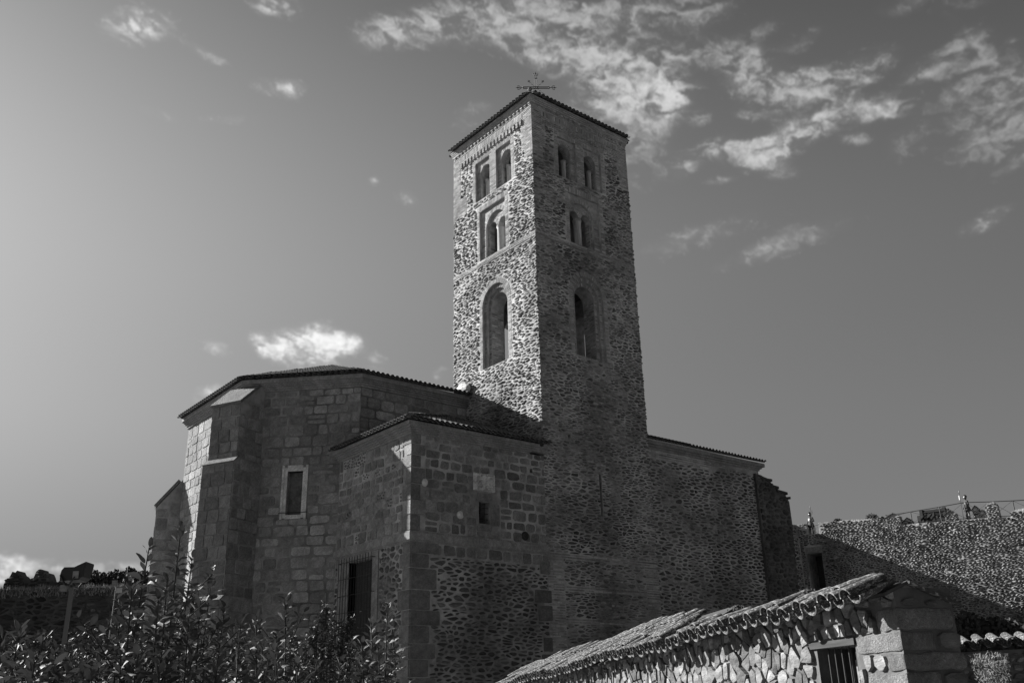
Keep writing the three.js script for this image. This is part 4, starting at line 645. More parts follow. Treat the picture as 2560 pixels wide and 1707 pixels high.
// ------------------------------------------------------------------ castle wall with parapet, on the right behind the church
{
  const r = rng(91), X = 44, Z0 = -19, wl = thing('castle_wall', 'high rough rubble castle wall with broken parapet and a tall dark slot', 'wall', V(X + 1, 0, -2));
  const F = new Frame(V(X, 0, Z0), V(-Math.cos(0.21), 0, Math.sin(0.21)));
  // the wall turns a little: a place read on the plane x = 44 is carried along its line of sight to the wall
  const carry = (z) => { const d = V(X, 0, z).sub(V(CAM.x, 0, CAM.z)); return F.o.clone().sub(V(CAM.x, 0, CAM.z)).dot(F.n) / d.dot(F.n); };
  const T = (z) => F.tOf(V(CAM.x, 0, CAM.z).addScaledVector(V(X - CAM.x, 0, z - CAM.z), carry(z))), HY = (z, y) => CAM.y + (y - CAM.y) * carry(z);
  const top = [[T(14), HY(14, 12.2)], [T(6), HY(6, 12.6)], [T(0), HY(0, 12.95)], [T(-2), HY(-2, 13.2)], [T(-5), HY(-5, 13.45)], [T(-7.5), HY(-7.5, 13.65)], [T(-9.6), HY(-9.6, 13.75)], [T(-9.62), HY(-9.62, 14.5)], [T(-10.2), HY(-10.2, 14.62)], [T(-12), HY(-12, 14.66)], [T(-13), HY(-13, 14.8)], [T(-15.9), HY(-15.9, 15.02)], [T(-16.12), HY(-16.12, 15.03)], [T(-16.14), HY(-16.14, 14.17)], [T(-17.28), HY(-17.28, 14.2)], [T(-17.3), HY(-17.3, 15.12)], [T(-19), HY(-19, 15.2)]];
  const slot = rect(T(-17.62), T(-16.2), 2, 12.68), lint = hole(rect(T(-17.75), T(-16.1), 12.66, 13.35));
  part(wl, 'wall', wallSlab(F, [[T(-19), 0], [T(14), 0], ...top], [slot], -2, 0), M.mortar);
  part(wl, 'slot_door', boxAt(F, T(-17.7), T(-16.1), 1.5, 12.75, -2.1, -1.9), M.board);
  part(wl, 'lintel_beam', boxAt(F, T(-17.68), T(-16.12), 12.69, 13.2, -0.4, 0.05), M.trim);
  const list = [], hs = [hole(slot), lint];
  const topAt = (t) => { for (let k = 0; k < top.length - 1; k++) { const [a, ya] = top[k], [b, yb] = top[k + 1]; if (t <= a && t >= b) return lerp(ya, yb, (a - t) / (a - b + 1e-6)); } return 12; };
  for (const P of rubble({ t0: 0.05, t1: T(7), y0: 3.5, y1: 15.2, cw: 0.25, ch: 0.12, gap: 0.012, seed: 92, drop: 0.3, jit: 1, gapVar: 1.2, holes: hs })) { if (P.some((p) => p[1] > topAt(p[0]) + 0.05)) continue; const n = fbm(P[0][0] * 0.35, P[0][1] * 0.45, 18, 4); list.push({ F, P, h: 0.03 + 0.09 * r() ** 1.2, tone: lerp(0.1, 0.36, r() ** 1.4) * lerp(1.15, 0.6, smooth(0.42, 0.7, n)), crown: 0.55 + 0.25 * r(), tilt: 1.1 }); }
  layStones(wl, list, M.rubble, { seed: 16 });
  const rw = thing('castle_return_wall', 'castle wall arm meeting the high wall behind the nave', 'wall', V(33, 0, -18.9));
  part(rw, 'wall', footprint([[22, -18.2], [44.1, -18.2], [43.8, -19.8], [22, -19.8]], 0, 15.15), M.mortar);
  const sl = []; const RF = new Frame(V(22, 0, -18.2), V(0, 0, 1)); for (const P of rubble({ t0: 12, t1: 21.9, y0: 6, y1: 15.1, cw: 0.42, ch: 0.24, gap: 0.05, seed: 93 })) sl.push({ F: RF, P, h: 0.05, tone: lerp(0.1, 0.36, r() ** 1.4), crown: 0.75 }); layStones(rw, sl, M.rubble, { most: 60, seed: 17 });
  // merlons along the walk: little hipped stumps of rubble
  const merlon = (z0, z1, y0_, y1_, d, label, ragged) => {
    const y0 = HY((z0 + z1) / 2, y0_), y1 = HY((z0 + z1) / 2, y1_);
    const m = thing('merlon', label, 'merlon', F.at(T((z0 + z1) / 2), y0, -d), 'stone merlons on the castle wall walk'), a = T(z0), b = T(z1), Fm = new Frame(F.at(0, 0, -d + 0.05), F.n), hip = ragged ? 0.12 : 0.3;
    part(m, 'core', wallSlab(Fm, ragged ? [[a, y0 - 0.2], [b, y0 - 0.2], [b - 0.05, y1 - 0.25], [lerp(a, b, 0.7), y1], [lerp(a, b, 0.25), y1 - 0.06], [a + 0.06, y1 - 0.2]] : [[a, y0 - 0.2], [b, y0 - 0.2], [b, y1 - hip], [lerp(a, b, 0.55), y1], [a, y1 - hip]], [], -0.6, 0), M.mortar);
    const l = []; for (const P of rubble({ t0: a - 0.03, t1: b + 0.03, y0: y0 - 0.1, y1: y1 - hip, cw: 0.26, ch: 0.15, gap: 0.03, seed: Math.round(a * 50) })) l.push({ F: Fm, P, h: 0.04 + (ragged ? 0.05 : 0.02) * r(), tone: lerp(0.08, 0.3, r()), crown: 0.72 });
    layStones(m, l, M.rubble, { most: 60, seed: 18 });
    if (!ragged) { const G = new Geo(); for (const [s, e] of [[a - 0.07, lerp(a, b, 0.55)], [b + 0.07, lerp(a, b, 0.55)]]) { const p = Fm.at(s, y1 - hip - 0.04, 0.08), q = Fm.at(e, y1, 0.08), bk = Fm.n.clone().multiplyScalar(-0.76); G.quad(p, q, q.clone().add(bk), p.clone().add(bk), 1); const u = V(0, 0.06, 0); G.quad(p, q, q.clone().add(u), p.clone().add(u), 1); G.quad(p.clone().add(u), q.clone().add(u), q.clone().add(bk).add(u), p.clone().add(bk).add(u), 1); } part(m, 'coping', G.build(), M.tileB); }
  };
  merlon(-10.05, -8.9, 13.6, 14.72, 0, 'wide gabled merlon at the step of the castle wall', false);
  merlon(-8.85, -8.15, 13.6, 14.25, 0.5, 'low gabled merlon close beside the wide one', false);
  merlon(-5.35, -4.5, 13.5, 14.2, 0, 'pale gabled merlon behind the timber frame', false);
  merlon(-3.4, -2.95, 13.3, 14.3, 0.6, 'narrow merlon right behind the soldier with the pale pennant', false); merlon(-2.95, -2.5, 13.3, 13.95, 0.6, 'low merlon next to the narrow one', false);
  merlon(-2.3, -1.4, 13.1, 14.3, 0, 'tall ragged merlon with an overgrown crumbling top', true);
  merlon(-0.7, 0.8, 12.8, 13.5, 0, 'broad ragged merlon behind the last railing post', true);
  // dry bushes that sit on the parapet
  for (const [z, y, s, lab] of [[-11.35, 14.65, 0.55, 'round dry bush growing on the parapet'], [-14.4, 14.9, 0.35, 'small dry tuft growing on the parapet']]) {
    const b = thing('parapet_bush', lab, 'bush', F.at(T(z), HY(z, y), -0.3)), n = 500, im = new THREE.InstancedMesh(new THREE.PlaneGeometry(0.09, 0.05), M.leafDark, n), q = new THREE.Quaternion(), m4 = new THREE.Matrix4();
    for (let k = 0; k < n; k++) { const a = r() * 6.283, e = Math.asin(r()), rr = s * (0.35 + 0.65 * r()); q.setFromEuler(new THREE.Euler(r() * 6, r() * 6, r() * 6)); m4.compose(V(Math.cos(a) * Math.cos(e) * rr, Math.sin(e) * rr * 0.75, Math.sin(a) * Math.cos(e) * rr), q, V(1, 1, 1)); im.setMatrixAt(k, m4); }
    shade(im); im.name = 'foliage'; im.userData.kind = 'stuff'; b.add(im);
    const st = []; for (let k = 0; k < 9; k++) st.push(tube(b.position.clone(), b.position.clone().add(V((r() - 0.5) * s, s * 0.6 * r(), (r() - 0.5) * s * 1.4)), 0.012, 4)); part(b, 'stems', join(st), M.bark);
  }
  // railing
  const ra = thing('railing', 'thin black metal railing with wire crosses along the castle wall walk', 'railing', F.at(T(-4), 13.4, -0.15));
  const posts = [[-10.1, 14.55], [-8.0, 14.62], [-5.7, 14.6], [-3.8, 14.62], [-1.95, 14.35], [-0.35, 14.15], [1.4, 13.95], [3.2, 13.75]].map(([z, y]) => [z, HY(z, y)]), foot = (z) => topAt(T(z)) - 0.05;
  posts.forEach(([z, y], k) => {
    part(ra, nameIn(ra, 'post'), tube(F.at(T(z), foot(z), -0.12), F.at(T(z), y, -0.12), 0.04, 6), M.rail);
    if (k === posts.length - 1) return; const [z2, y2] = posts[k + 1];
    part(ra, nameIn(ra, 'top_rail'), tube(F.at(T(z), y, -0.12), F.at(T(z2), y2, -0.12), 0.034, 6), M.rail);
    part(ra, nameIn(ra, 'bottom_rail'), tube(F.at(T(z), foot(z) + 0.15, -0.12), F.at(T(z2), foot(z2) + 0.15, -0.12), 0.024, 5), M.rail);
    for (const [a, b] of [[0, 1], [1, 0]]) part(ra, nameIn(ra, 'wire'), tube(F.at(T(z), a ? y : foot(z) + 0.15, -0.12), F.at(T(z2), b ? y2 : foot(z2) + 0.15, -0.12), 0.011, 4), M.rail);
  });
  const rb = thing('short_railing', 'short metal railing piece across the notch of the castle wall', 'railing', F.at(T(-16.5), 14.2, -0.3));
  part(rb, 'top_rail', tube(F.at(T(-17.2), 14.95, -0.3), F.at(T(-16.14), 15.0, -0.3), 0.02, 5), M.rail); part(rb, 'wire', tube(F.at(T(-17.0), 14.3, -0.3), F.at(T(-16.2), 14.95, -0.3), 0.008, 4), M.rail); part(rb, 'wire', tube(F.at(T(-17.0), 14.75, -0.3), F.at(T(-16.3), 14.25, -0.3), 0.008, 4), M.rail);
  // timber siege engine frame standing on the walk
  const si = thing('siege_engine', 'dark timber siege engine frame standing on the castle wall walk', 'siege engine', F.at(T(-6.4), 13.6, -0.6));
  const bm = (n, z0, y0, z1, y1, w = 0.13, d = -0.55) => { const a = F.at(T(z0), HY(z0, y0), d), b = F.at(T(z1), HY(z1, y1), d), e = b.clone().sub(a), L = e.length(); e.normalize(); const g = new THREE.BoxGeometry(w, L, w * 1.1); g.applyMatrix4(new THREE.Matrix4().compose(a.clone().lerp(b, 0.5), new THREE.Quaternion().setFromUnitVectors(Y, e), V(1, 1, 1))); part(si, nameIn(si, n), g, M.timber); };
  for (const d of [-0.5, -1.4]) { bm('beam', -7.3, 14.5, -5.3, 14.38, 0.2, d); bm('beam', -7.4, 13.78, -5.2, 13.72, 0.2, d); bm('post', -7.25, 13.7, -7.25, 14.65, 0.22, d); bm('post', -5.45, 13.6, -5.45, 14.6, 0.2, d); bm('post', -6.35, 13.75, -6.35, 14.42, 0.2, d); bm('brace', -6.3, 14.4, -5.55, 13.8, 0.19, d); bm('brace', -7.0, 13.9, -6.4, 14.4, 0.17, d); bm('beam', -7.2, 14.2, -5.4, 14.15, 0.13, d); }
  bm('winch_block', -7.45, 13.75, -7.45, 14.3, 0.34, -0.7); bm('winch_block', -7.1, 13.72, -6.7, 13.95, 0.3, -0.7);
  // mannequins in armour
  const mannequin = (pos, face, label, flagTone, side) => {
    const m = thing('armoured_mannequin', label, 'mannequin', pos, 'mannequins in armour on the castle wall'), s = (x, y, z) => V(x, y, z);
    const N = 48, mc = new MarchingCubes(N, new THREE.MeshBasicMaterial(), false, false, 60000); mc.isolation = 0;
    const J = [[s(0, 0.95, 0), s(0, 1.38, 0), 0.15, 0.17], [s(0, 1.38, 0), s(0, 1.55, 0.01), 0.1, 0.065], [s(0, 1.66, 0.02), s(0, 1.7, 0.02), 0.1, 0.095], [s(-0.1, 0.95, 0), s(-0.15, 0.5, 0.03), 0.1, 0.075], [s(-0.15, 0.5, 0.03), s(-0.17, 0.08, 0), 0.07, 0.05], [s(-0.17, 0.05, 0), s(-0.18, 0.04, 0.14), 0.05, 0.04], [s(0.1, 0.95, 0), s(0.15, 0.5, 0.03), 0.1, 0.075], [s(0.15, 0.5, 0.03), s(0.17, 0.08, 0), 0.07, 0.05], [s(0.17, 0.05, 0), s(0.18, 0.04, 0.14), 0.05, 0.04],
      [s(-0.2, 1.4, 0), s(-0.33, 1.14, 0), 0.075, 0.06], [s(-0.33, 1.14, 0), s(-0.34, 0.92, 0.14), 0.055, 0.042], [s(0.2, 1.4, 0), s(0.32, 1.14, 0), 0.075, 0.06], [s(0.32, 1.14, 0), s(0.36, 1.05, 0.22), 0.055, 0.042], [s(-0.2, 1.41, 0), s(0.2, 1.41, 0), 0.08, 0.08]];
    const S = 1.05, cy = 0.93, q = V(0, 0, 0), ab = V(0, 0, 0);
    for (let k = 0; k < N; k++) for (let j = 0; j < N; j++) for (let i = 0; i < N; i++) {
      q.set((i / (N / 2) - 1) * S, (j / (N / 2) - 1) * S + cy, (k / (N / 2) - 1) * S); let d = 9;
      for (const [a, b, ra_, rb_] of J) { ab.subVectors(b, a); const t = Math.max(0, Math.min(1, (q.clone().sub(a)).dot(ab) / ab.lengthSq())), e = q.distanceTo(a.clone().addScaledVector(ab, t)) - lerp(ra_, rb_, t), h = Math.max(0.04 - Math.abs(d - e), 0) / 0.04; d = Math.min(d, e) - h * h * 0.01; }
      mc.field[i + j * N + k * N * N] = -d;
    }
    mc.update(); const g = new THREE.BufferGeometry(); g.setAttribute('position', new THREE.BufferAttribute(mc.positionArray.slice(0, mc.count * 3), 3)); g.computeVertexNormals(); g.scale(S, S, S); g.translate(0, cy, 0);
    const R = new THREE.Matrix4().makeRotationY(face), put = (n, geo, mm) => { geo.applyMatrix4(R); geo.translate(pos.x, pos.y, pos.z); return part(m, n, geo, mm); };
    put('body', g, M.cloth);
    { const h = new THREE.LatheGeometry([[0.0, 0.16], [0.06, 0.15], [0.105, 0.1], [0.125, 0.02], [0.125, -0.02], [0.16, -0.04]].map((p) => new THREE.Vector2(...p)), 14); h.translate(0, 1.74, 0.015); put('helmet', h, M.steel); const c = new THREE.TorusGeometry(0.13, 0.035, 6, 14, Math.PI); c.rotateY(Math.PI / 2); c.scale(0.7, 1, 1); c.translate(0, 1.79, 0); put('helmet_crest', c, M.cloth); }
    { const h = new THREE.SphereGeometry(0.2, 18, 14); h.scale(1.02, 1.28, 0.86); h.translate(0, 1.24, 0.03); put('breastplate', h, M.steel); const k = new THREE.CylinderGeometry(0.19, 0.27, 0.34, 16, 1, true); k.translate(0, 0.86, 0); put('tunic_skirt', k, M.cloth); }
    for (const x of [-0.17, 0.17]) { const h = new THREE.CylinderGeometry(0.075, 0.062, 0.4, 10, 1); h.translate(x, 0.3, 0.02); put('greave', h, M.steel); }
    { const lx = side * 0.37, a = s(lx, 0.05, 0.26), b = s(lx - side * 0.02, 2.25, 0.22); put('lance', tube(a, b, 0.016, 6), M.board); const t = new THREE.ConeGeometry(0.035, 0.18, 6); t.translate(b.x, b.y + 0.08, b.z); put('lance_head', t, M.steel); const f = new THREE.BoxGeometry(0.16, 0.34, 0.012); f.translate(lx + side * 0.09, 1.82, 0.24); put('pennant', f, mat(flagTone)); }
  };
  mannequin(F.at(T(-17.0), HY(-17, 14.19), -0.45), -Math.PI / 2 - 0.15, 'mannequin in armour with a dark pennant standing in the wall notch', 0.04, 1);
  mannequin(F.at(T(-3.72), HY(-3.72, 13.36), -0.5), -Math.PI / 2 - 0.7, 'mannequin in armour with a pale pennant beside the railing', 0.3, -1);
}

// ------------------------------------------------------------------ grassy town wall on the left
{
  const r = rng(101), p0 = V(-36, 0, -46.2), p1 = V(4, 0, -13.5), dir = p1.clone().sub(p0).setY(0).normalize(), nn = dir.clone().cross(Y), F = new Frame(p0, nn), L = p1.distanceTo(p0), H = 7.85;
  const wl = thing('town_wall', 'dark ivy streaked old town wall with a grassy top behind the lamp post', 'wall', p0.clone().lerp(p1, 0.5));
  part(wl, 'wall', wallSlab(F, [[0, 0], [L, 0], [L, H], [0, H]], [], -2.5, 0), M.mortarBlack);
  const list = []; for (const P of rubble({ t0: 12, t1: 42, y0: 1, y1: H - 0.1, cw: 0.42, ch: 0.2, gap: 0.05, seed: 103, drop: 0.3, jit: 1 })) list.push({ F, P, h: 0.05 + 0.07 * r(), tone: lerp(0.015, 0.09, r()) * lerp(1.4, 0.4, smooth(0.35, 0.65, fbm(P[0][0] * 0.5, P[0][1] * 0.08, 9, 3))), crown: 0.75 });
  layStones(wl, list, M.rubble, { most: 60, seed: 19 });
  // grass on top: one sheet of blades
  const blade = new THREE.BufferGeometry(); blade.setAttribute('position', new THREE.Float32BufferAttribute([-0.012, 0, 0, 0.012, 0, 0, 0.03, 0.22, 0.02], 3)); blade.computeVertexNormals();
  const n = 14000, gr = new THREE.InstancedMesh(blade, mat(0.16, { side: THREE.DoubleSide }), n), m4 = new THREE.Matrix4(), q = new THREE.Quaternion();
  for (let k = 0; k < n; k++) { const t = 13 + r() * 23, d = 0.25 - r() * 2.6, drop = d > 0 ? -d * 1.8 : 0; q.setFromEuler(new THREE.Euler((r() - 0.5) * 1.1, r() * 6.28, (r() - 0.5) * 1.1)); const s = 0.6 + 1.1 * r() * (0.4 + fbm(t * 2, d, 4, 2)); m4.compose(F.at(t, H - 0.02 + drop, d), q, V(1.4, s, 1.4)); gr.setMatrixAt(k, m4); }
  shade(gr); gr.name = 'wall_top_grass'; gr.userData = { kind: 'stuff', label: 'dry grass growing along the top of the town wall', category: 'grass' }; scene.add(gr);
  // ruined merlon stumps
  for (const [x0, x1, yt, lab] of [[-8, 43, 1431, 'low rounded ruined merlon by the edge of the grassy town wall'], [60, 106, 1422, 'tall jagged ruined merlon on the grassy town wall'], [122, 166, 1440, 'low flat ruined merlon behind the floodlight post']]) {
    const [a] = F.px(x0, 1462), [b] = F.px(x1, 1462), [, y] = F.px((x0 + x1) / 2, yt), m = thing('ruined_merlon', lab, 'merlon', F.at((a + b) / 2, H, -1)), Fm = new Frame(F.at(0, 0, -0.6), nn), P = [];
    for (let k = 0; k <= 9; k++) { const u = k / 9, hh = (y - H) * (0.25 + 0.75 * Math.pow(Math.sin(Math.PI * (0.06 + 0.88 * u)), 0.6)) * (0.72 + 0.5 * r()); P.push([lerp(b, a, u), H + Math.max(0.15, hh)]); }
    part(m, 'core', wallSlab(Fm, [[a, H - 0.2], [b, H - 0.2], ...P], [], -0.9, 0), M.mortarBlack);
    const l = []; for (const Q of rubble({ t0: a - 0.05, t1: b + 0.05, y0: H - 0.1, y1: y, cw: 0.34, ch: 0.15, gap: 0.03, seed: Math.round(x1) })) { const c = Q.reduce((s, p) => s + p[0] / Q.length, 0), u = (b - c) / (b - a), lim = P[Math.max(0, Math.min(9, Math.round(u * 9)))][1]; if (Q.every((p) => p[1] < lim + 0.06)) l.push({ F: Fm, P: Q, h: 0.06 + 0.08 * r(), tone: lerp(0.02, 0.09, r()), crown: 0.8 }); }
    layStones(m, l, M.rubble, { most: 80, seed: 20 });
  }
  // low trees behind the wall
  const lg = new THREE.PlaneGeometry(0.16, 0.1);
  [[215, 1424, 34, 'small round dark tree next to the floodlight behind the town wall'], [243, 1420, 26, 'slender tufted tree between the round trees on the town wall'], [272, 1428, 34, 'low bushy dark tree behind the town wall'], [308, 1415, 36, 'feathery taller tree behind the town wall'], [342, 1430, 40, 'sloping dark tree at the end of the row beside the apse'], [385, 1445, 40, 'dark tree half hidden by the sapling beside the apse']].forEach(([x, yt, w, lab], k) => {
    const Fm = new Frame(F.at(0, 0, -2 - k % 2), nn), [t, y] = Fm.px(x, yt), hw = w / 2 / 46, tr = thing('background_tree', lab, 'tree', Fm.at(t, H - 0.3, 0), 'trees beyond the town wall'), b = tr.position, N = 900, im = new THREE.InstancedMesh(lg, M.leafDark, N);
    const H2 = y - b.y; for (let i = 0; i < N; i++) { const lobe = Math.floor(r() * 5), la = lobe * 2.4 + k, cx = Math.cos(la) * hw * 1.0, cyy = H2 * (0.35 + 0.12 * lobe), cz = Math.sin(la) * hw, rr = Math.cbrt(r()) * hw * (1.5 - lobe * 0.16), a = r() * 6.283, e = Math.acos(2 * r() - 1); q.setFromEuler(new THREE.Euler(r() * 6, r() * 6, r() * 6)); m4.compose(V(cx + rr * Math.sin(e) * Math.cos(a), Math.min(H2, cyy + rr * Math.cos(e) * 0.9), cz + rr * Math.sin(e) * Math.sin(a)), q, V(1, 1, 1)); im.setMatrixAt(i, m4); }
    shade(im); im.name = 'crown'; im.userData.kind = 'stuff'; tr.add(im);
    const st = [tube(b.clone(), b.clone().add(V(0.05, H2 * 0.6, 0)), 0.08, 6, 0.03)]; for (let i = 0; i < 6; i++) { const a = i * 1.1 + k; st.push(tube(b.clone().add(V(0.02, H2 * 0.25, 0)), b.clone().add(V(Math.cos(a) * hw, H2 * (0.6 + 0.05 * i), Math.sin(a) * hw)), 0.025, 5, 0.01)); } part(tr, 'trunk', join(st), M.bark);
  });
}

// ------------------------------------------------------------------ floodlight on its post
{
  const top = along(179, 1466, 13), base = V(top.x, 0, top.z), fl = thing('floodlight_post', 'square metal post carrying a floodlight among the shrubs', 'lamp post', base);
  const post = new THREE.BoxGeometry(0.045, top.y, 0.045); post.rotateY(-0.5); post.translate(base.x, top.y / 2, base.z); part(fl, 'post', post, mat(0.1, { roughness: 0.7 }));
  const R = camR.clone().setY(0).normalize(), Bk = R.clone().cross(Y), P = (a, b, c = 0) => top.clone().addScaledVector(R, a).addScaledVector(Y, b).addScaledVector(Bk, c);
  const lamp = new THREE.Group(); lamp.name = 'floodlight'; fl.add(lamp);
  const prof = [[-0.1, 0.06], [0.12, 0.07], [0.15, 0.1], [0.175, 0.27], [0.1, 0.235], [0.05, 0.21], [-0.07, 0.21], [-0.095, 0.18], [-0.105, 0.12]];
  { const sh = new THREE.Shape(prof.map((p) => new THREE.Vector2(...p))), g = new THREE.ExtrudeGeometry(sh, { depth: 0.24, bevelEnabled: true, bevelSize: 0.008, bevelThickness: 0.008, bevelSegments: 2 }); g.translate(0, 0, -0.12); g.applyMatrix4(new THREE.Matrix4().makeBasis(R, Y, R.clone().cross(Y)).setPosition(top)); part(lamp, 'housing', g, M.iron); }
  { const G = new Geo(); G.box(P(0.05, 0.08, 0.131), R.clone().multiplyScalar(0.07), V(0.0, 0.085, 0), Bk.clone().multiplyScalar(0.01), 1); part(lamp, 'rating_plate', G.build(), M.woodPale); }
  { const G = new Geo(); const f = P(0.152, 0.105, -0.11), u = P(0.176, 0.262, -0.11).sub(f); G.box(f, u, Bk.clone().multiplyScalar(0.22), R.clone().multiplyScalar(0.012), 1); part(lamp, 'glass_front', G.build(), new THREE.MeshStandardMaterial({ color: g3(0.05), roughness: 0.15 })); }
  part(lamp, 'bracket', join([tube(P(-0.1, 0.12, 0.14), P(-0.02, 0.0, 0.14), 0.012, 5), tube(P(0.08, 0.1, 0.14), P(0.02, 0.0, 0.14), 0.012, 5), tube(P(-0.02, 0.0, 0.14), P(0.02, 0.0, 0.14), 0.012, 5), tube(P(-0.1, 0.12, -0.14), P(-0.02, 0.0, -0.14), 0.012, 5), tube(P(0.08, 0.1, -0.14), P(0.02, 0.0, -0.14), 0.012, 5), tube(P(0, 0, -0.14), P(0, 0, 0.14), 0.014, 5)]), M.rail);
  { const G = new Geo(); G.box(P(-0.1, -0.06, 0.05), R.clone().multiplyScalar(0.07), V(0, 0.07, 0), Bk.clone().multiplyScalar(0.05), 1); part(lamp, 'junction_box', G.build(), M.woodPale); }
}
// two small plates on a stake
{
  const d = 14, a = along(284, 1466, d), base = V(a.x, 0, a.z), sg = thing('plate_stake', 'thin stake with two small plates standing behind the saplings', 'sign', base);
  const R = camR.clone().setY(0).normalize(), Bk = R.clone().cross(Y); part(sg, 'stake', tube(base.clone(), V(a.x, a.y + 0.07, a.z).addScaledVector(R, 0.03), 0.008, 6), M.woodPale);
  const G = new Geo(); G.box(a.clone().addScaledVector(R, -0.035).setY(a.y - 0.0), R.clone().multiplyScalar(0.075).add(V(0, 0.0, 0)), V(0, 0.08, 0), Bk.clone().multiplyScalar(0.006), 1); part(sg, 'plate', G.build(), M.woodPale);
  const b = along(294, 1482, d), G2 = new Geo(); G2.box(b.clone().addScaledVector(R, -0.035), R.clone().multiplyScalar(0.085), V(0, 0.065, 0), Bk.clone().multiplyScalar(0.006), 1); part(sg, 'plate', G2.build(), mat(0.4));
  const G4 = new Geo(); for (let k = 0; k < 3; k++) G4.box(b.clone().addScaledVector(R, -0.018 + k * 0.018).add(V(0, 0.022, 0)).addScaledVector(Bk, 0.006), R.clone().multiplyScalar(0.011), V(0, 0.022, 0), Bk.clone().multiplyScalar(0.002), 1); part(sg, 'plate_marks', G4.build(), M.flag);
}

// ------------------------------------------------------------------ tiled stone outbuilding in the foreground
const eA = along(2167, 1497, 9.25), eB = along(1317, 1707, 21.5), hE = eA.clone().sub(eB).setY(0).normalize(), hN = hE.clone().cross(Y);
{
  const r = rng(111), F = new Frame(eB.clone().addScaledVector(hN, -0.3), hN), L = F.tOf(eA), K = 13.15, ho = thing('stone_outbuilding', 'old rubble outbuilding with curved clay roof tiles, granite corner blocks and a barred window', 'building', F.at(8, 0, -0.3));
  const ey = (t) => lerp(2.01, 2.4, t / L), win = [11.68, 12.4, 1.25, 2.05];
  part(ho, 'wall', wallSlab(F, [[-4, 0], [K, 0], [K, ey(K) + 0.1], [-4, ey(-4) + 0.1]], [rect(...win)], -0.58, 0), M.mortarHouse);
  // ledge of small stones under the eave and gable end
  const GF = new Frame(F.at(K, 0, 0), hE), gt = (s) => s;   // gable face: t runs inwards
  part(ho, 'gable', wallSlab(GF, [[0.002, 2.0], [0.578, 2.0], [0.578, 2.36], [0.15, 2.54], [0.002, 2.44]], [], -0.4, -0.003), M.mortarHouse);
  // corner blocks
  const block = (t0, s1, y0, y1, tone) => {
    const a = K + 0.02 - t0, b = s1 + 0.02, g = new THREE.BoxGeometry(a, y1 - y0, b, 14, 6, 12), p = g.attributes.position, rr = 0.028, hx = a / 2, hy = (y1 - y0) / 2, hz = b / 2, sd = r() * 50, c = [];
    for (let k = 0; k < p.count; k++) {
      const x = p.getX(k), y = p.getY(k), z = p.getZ(k), ix = Math.max(-hx + rr, Math.min(hx - rr, x)), iy = Math.max(-hy + rr, Math.min(hy - rr, y)), iz = Math.max(-hz + rr, Math.min(hz - rr, z)), d = V(x - ix, y - iy, z - iz), l = d.length(); if (l > 0) d.multiplyScalar(rr / l);
      const n = (fbm(x * 9 + sd, y * 9 + z * 9 + sd, 3, 4) - 0.5) * 0.035, m = d.clone(); if (m.length() > 0) m.normalize(); p.setXYZ(k, ix + d.x + m.x * n, iy + d.y + m.y * n, iz + d.z + m.z * n); c.push(tone, tone, tone);
    }
    g.setAttribute('color', new THREE.Float32BufferAttribute(c, 3)); g.computeVertexNormals(); const u = g.attributes.uv; for (let k = 0; k < u.count; k++) u.setXY(k, u.getX(k) * Math.max(a, b) * 1.6 + sd, u.getY(k) * (y1 - y0) * 1.6);
    g.applyMatrix4(new THREE.Matrix4().makeBasis(F.e, Y, F.n).setPosition(F.at((t0 + K + 0.02) / 2, (y0 + y1) / 2, 0.02 - b / 2)));
    part(ho, nameIn(ho, 'quoin'), g, M.rough);
  };
  block(12.83, 0.55, 2.135, 2.325, 0.3); block(12.42, 0.33, 1.955, 2.125, 0.3); block(12.91, 0.61, 1.79, 1.945, 0.3); block(12.54, 0.33, 1.61, 1.78, 0.3); block(12.85, 0.6, 1.42, 1.6, 0.3); block(12.5, 0.35, 1.22, 1.41, 0.3); block(12.85, 0.6, 1.0, 1.21, 0.3); block(12.5, 0.4, 0.75, 0.99, 0.3); block(12.8, 0.6, 0.5, 0.74, 0.3); block(12.4, 0.5, 0.2, 0.49, 0.3);
  const list = [], gs = [[0.35, 0.6, 1.96, 2.12], [0.35, 0.6, 1.62, 1.78], [0.38, 0.6, 1.22, 1.4]]; for (const q of gs) list.push({ F: GF, P: rect(...q), h: 0.03, tone: 0.14, crown: 0.88, round: 0.2 });
  for (const P of rubble({ t0: 0.03, t1: 0.56, y0: 2.33, y1: 2.5, cw: 0.15, ch: 0.075, gap: 0.015, seed: 112, min: 0.002 })) if (P.every((p) => p[1] < 2.52 - Math.max(0, p[0] - 0.15) * 0.4 && p[1] < 2.44 + p[0] * 0.6)) list.push({ F: GF, P, h: 0.03, tone: 0.1, crown: 0.8 });
  const holes = [hole(rect(win[0] - 0.06, win[1] + 0.04, 1.2, 2.13)), hole(rect(12.82, 14, 2.13, 2.34)), hole(rect(12.4, 14, 1.95, 2.13)), hole(rect(12.9, 14, 1.78, 1.96)), hole(rect(12.52, 14, 0, 1.79))];
  for (let P of rubble({ t0: -3.9, t1: K, y0: 0.1, y1: 2.6, cw: 0.13, ch: 0.15, gap: 0.008, seed: 113, drop: 0.34, jit: 1.0, gapVar: 1.2, holes, min: 0.002 })) { const c = P.reduce((s, p) => s + p[0] / P.length, 0); P = clip(P, 0, ey(0) + 0.09, -(ey(1) - ey(0)), 1); if (P.length < 3 || area(P) < 0.002) continue; list.push({ F, P, h: 0.015 + 0.04 * r(), tone: lerp(0.1, 0.34, r() ** 1.2), crown: 0.86 + 0.09 * r(), tilt: 0.8, rag: 0.03, round: 0.08 + 0.1 * r(), dome: 0.8 }); }
  layStones(ho, list, M.rubble, { seed: 21, flat: true });
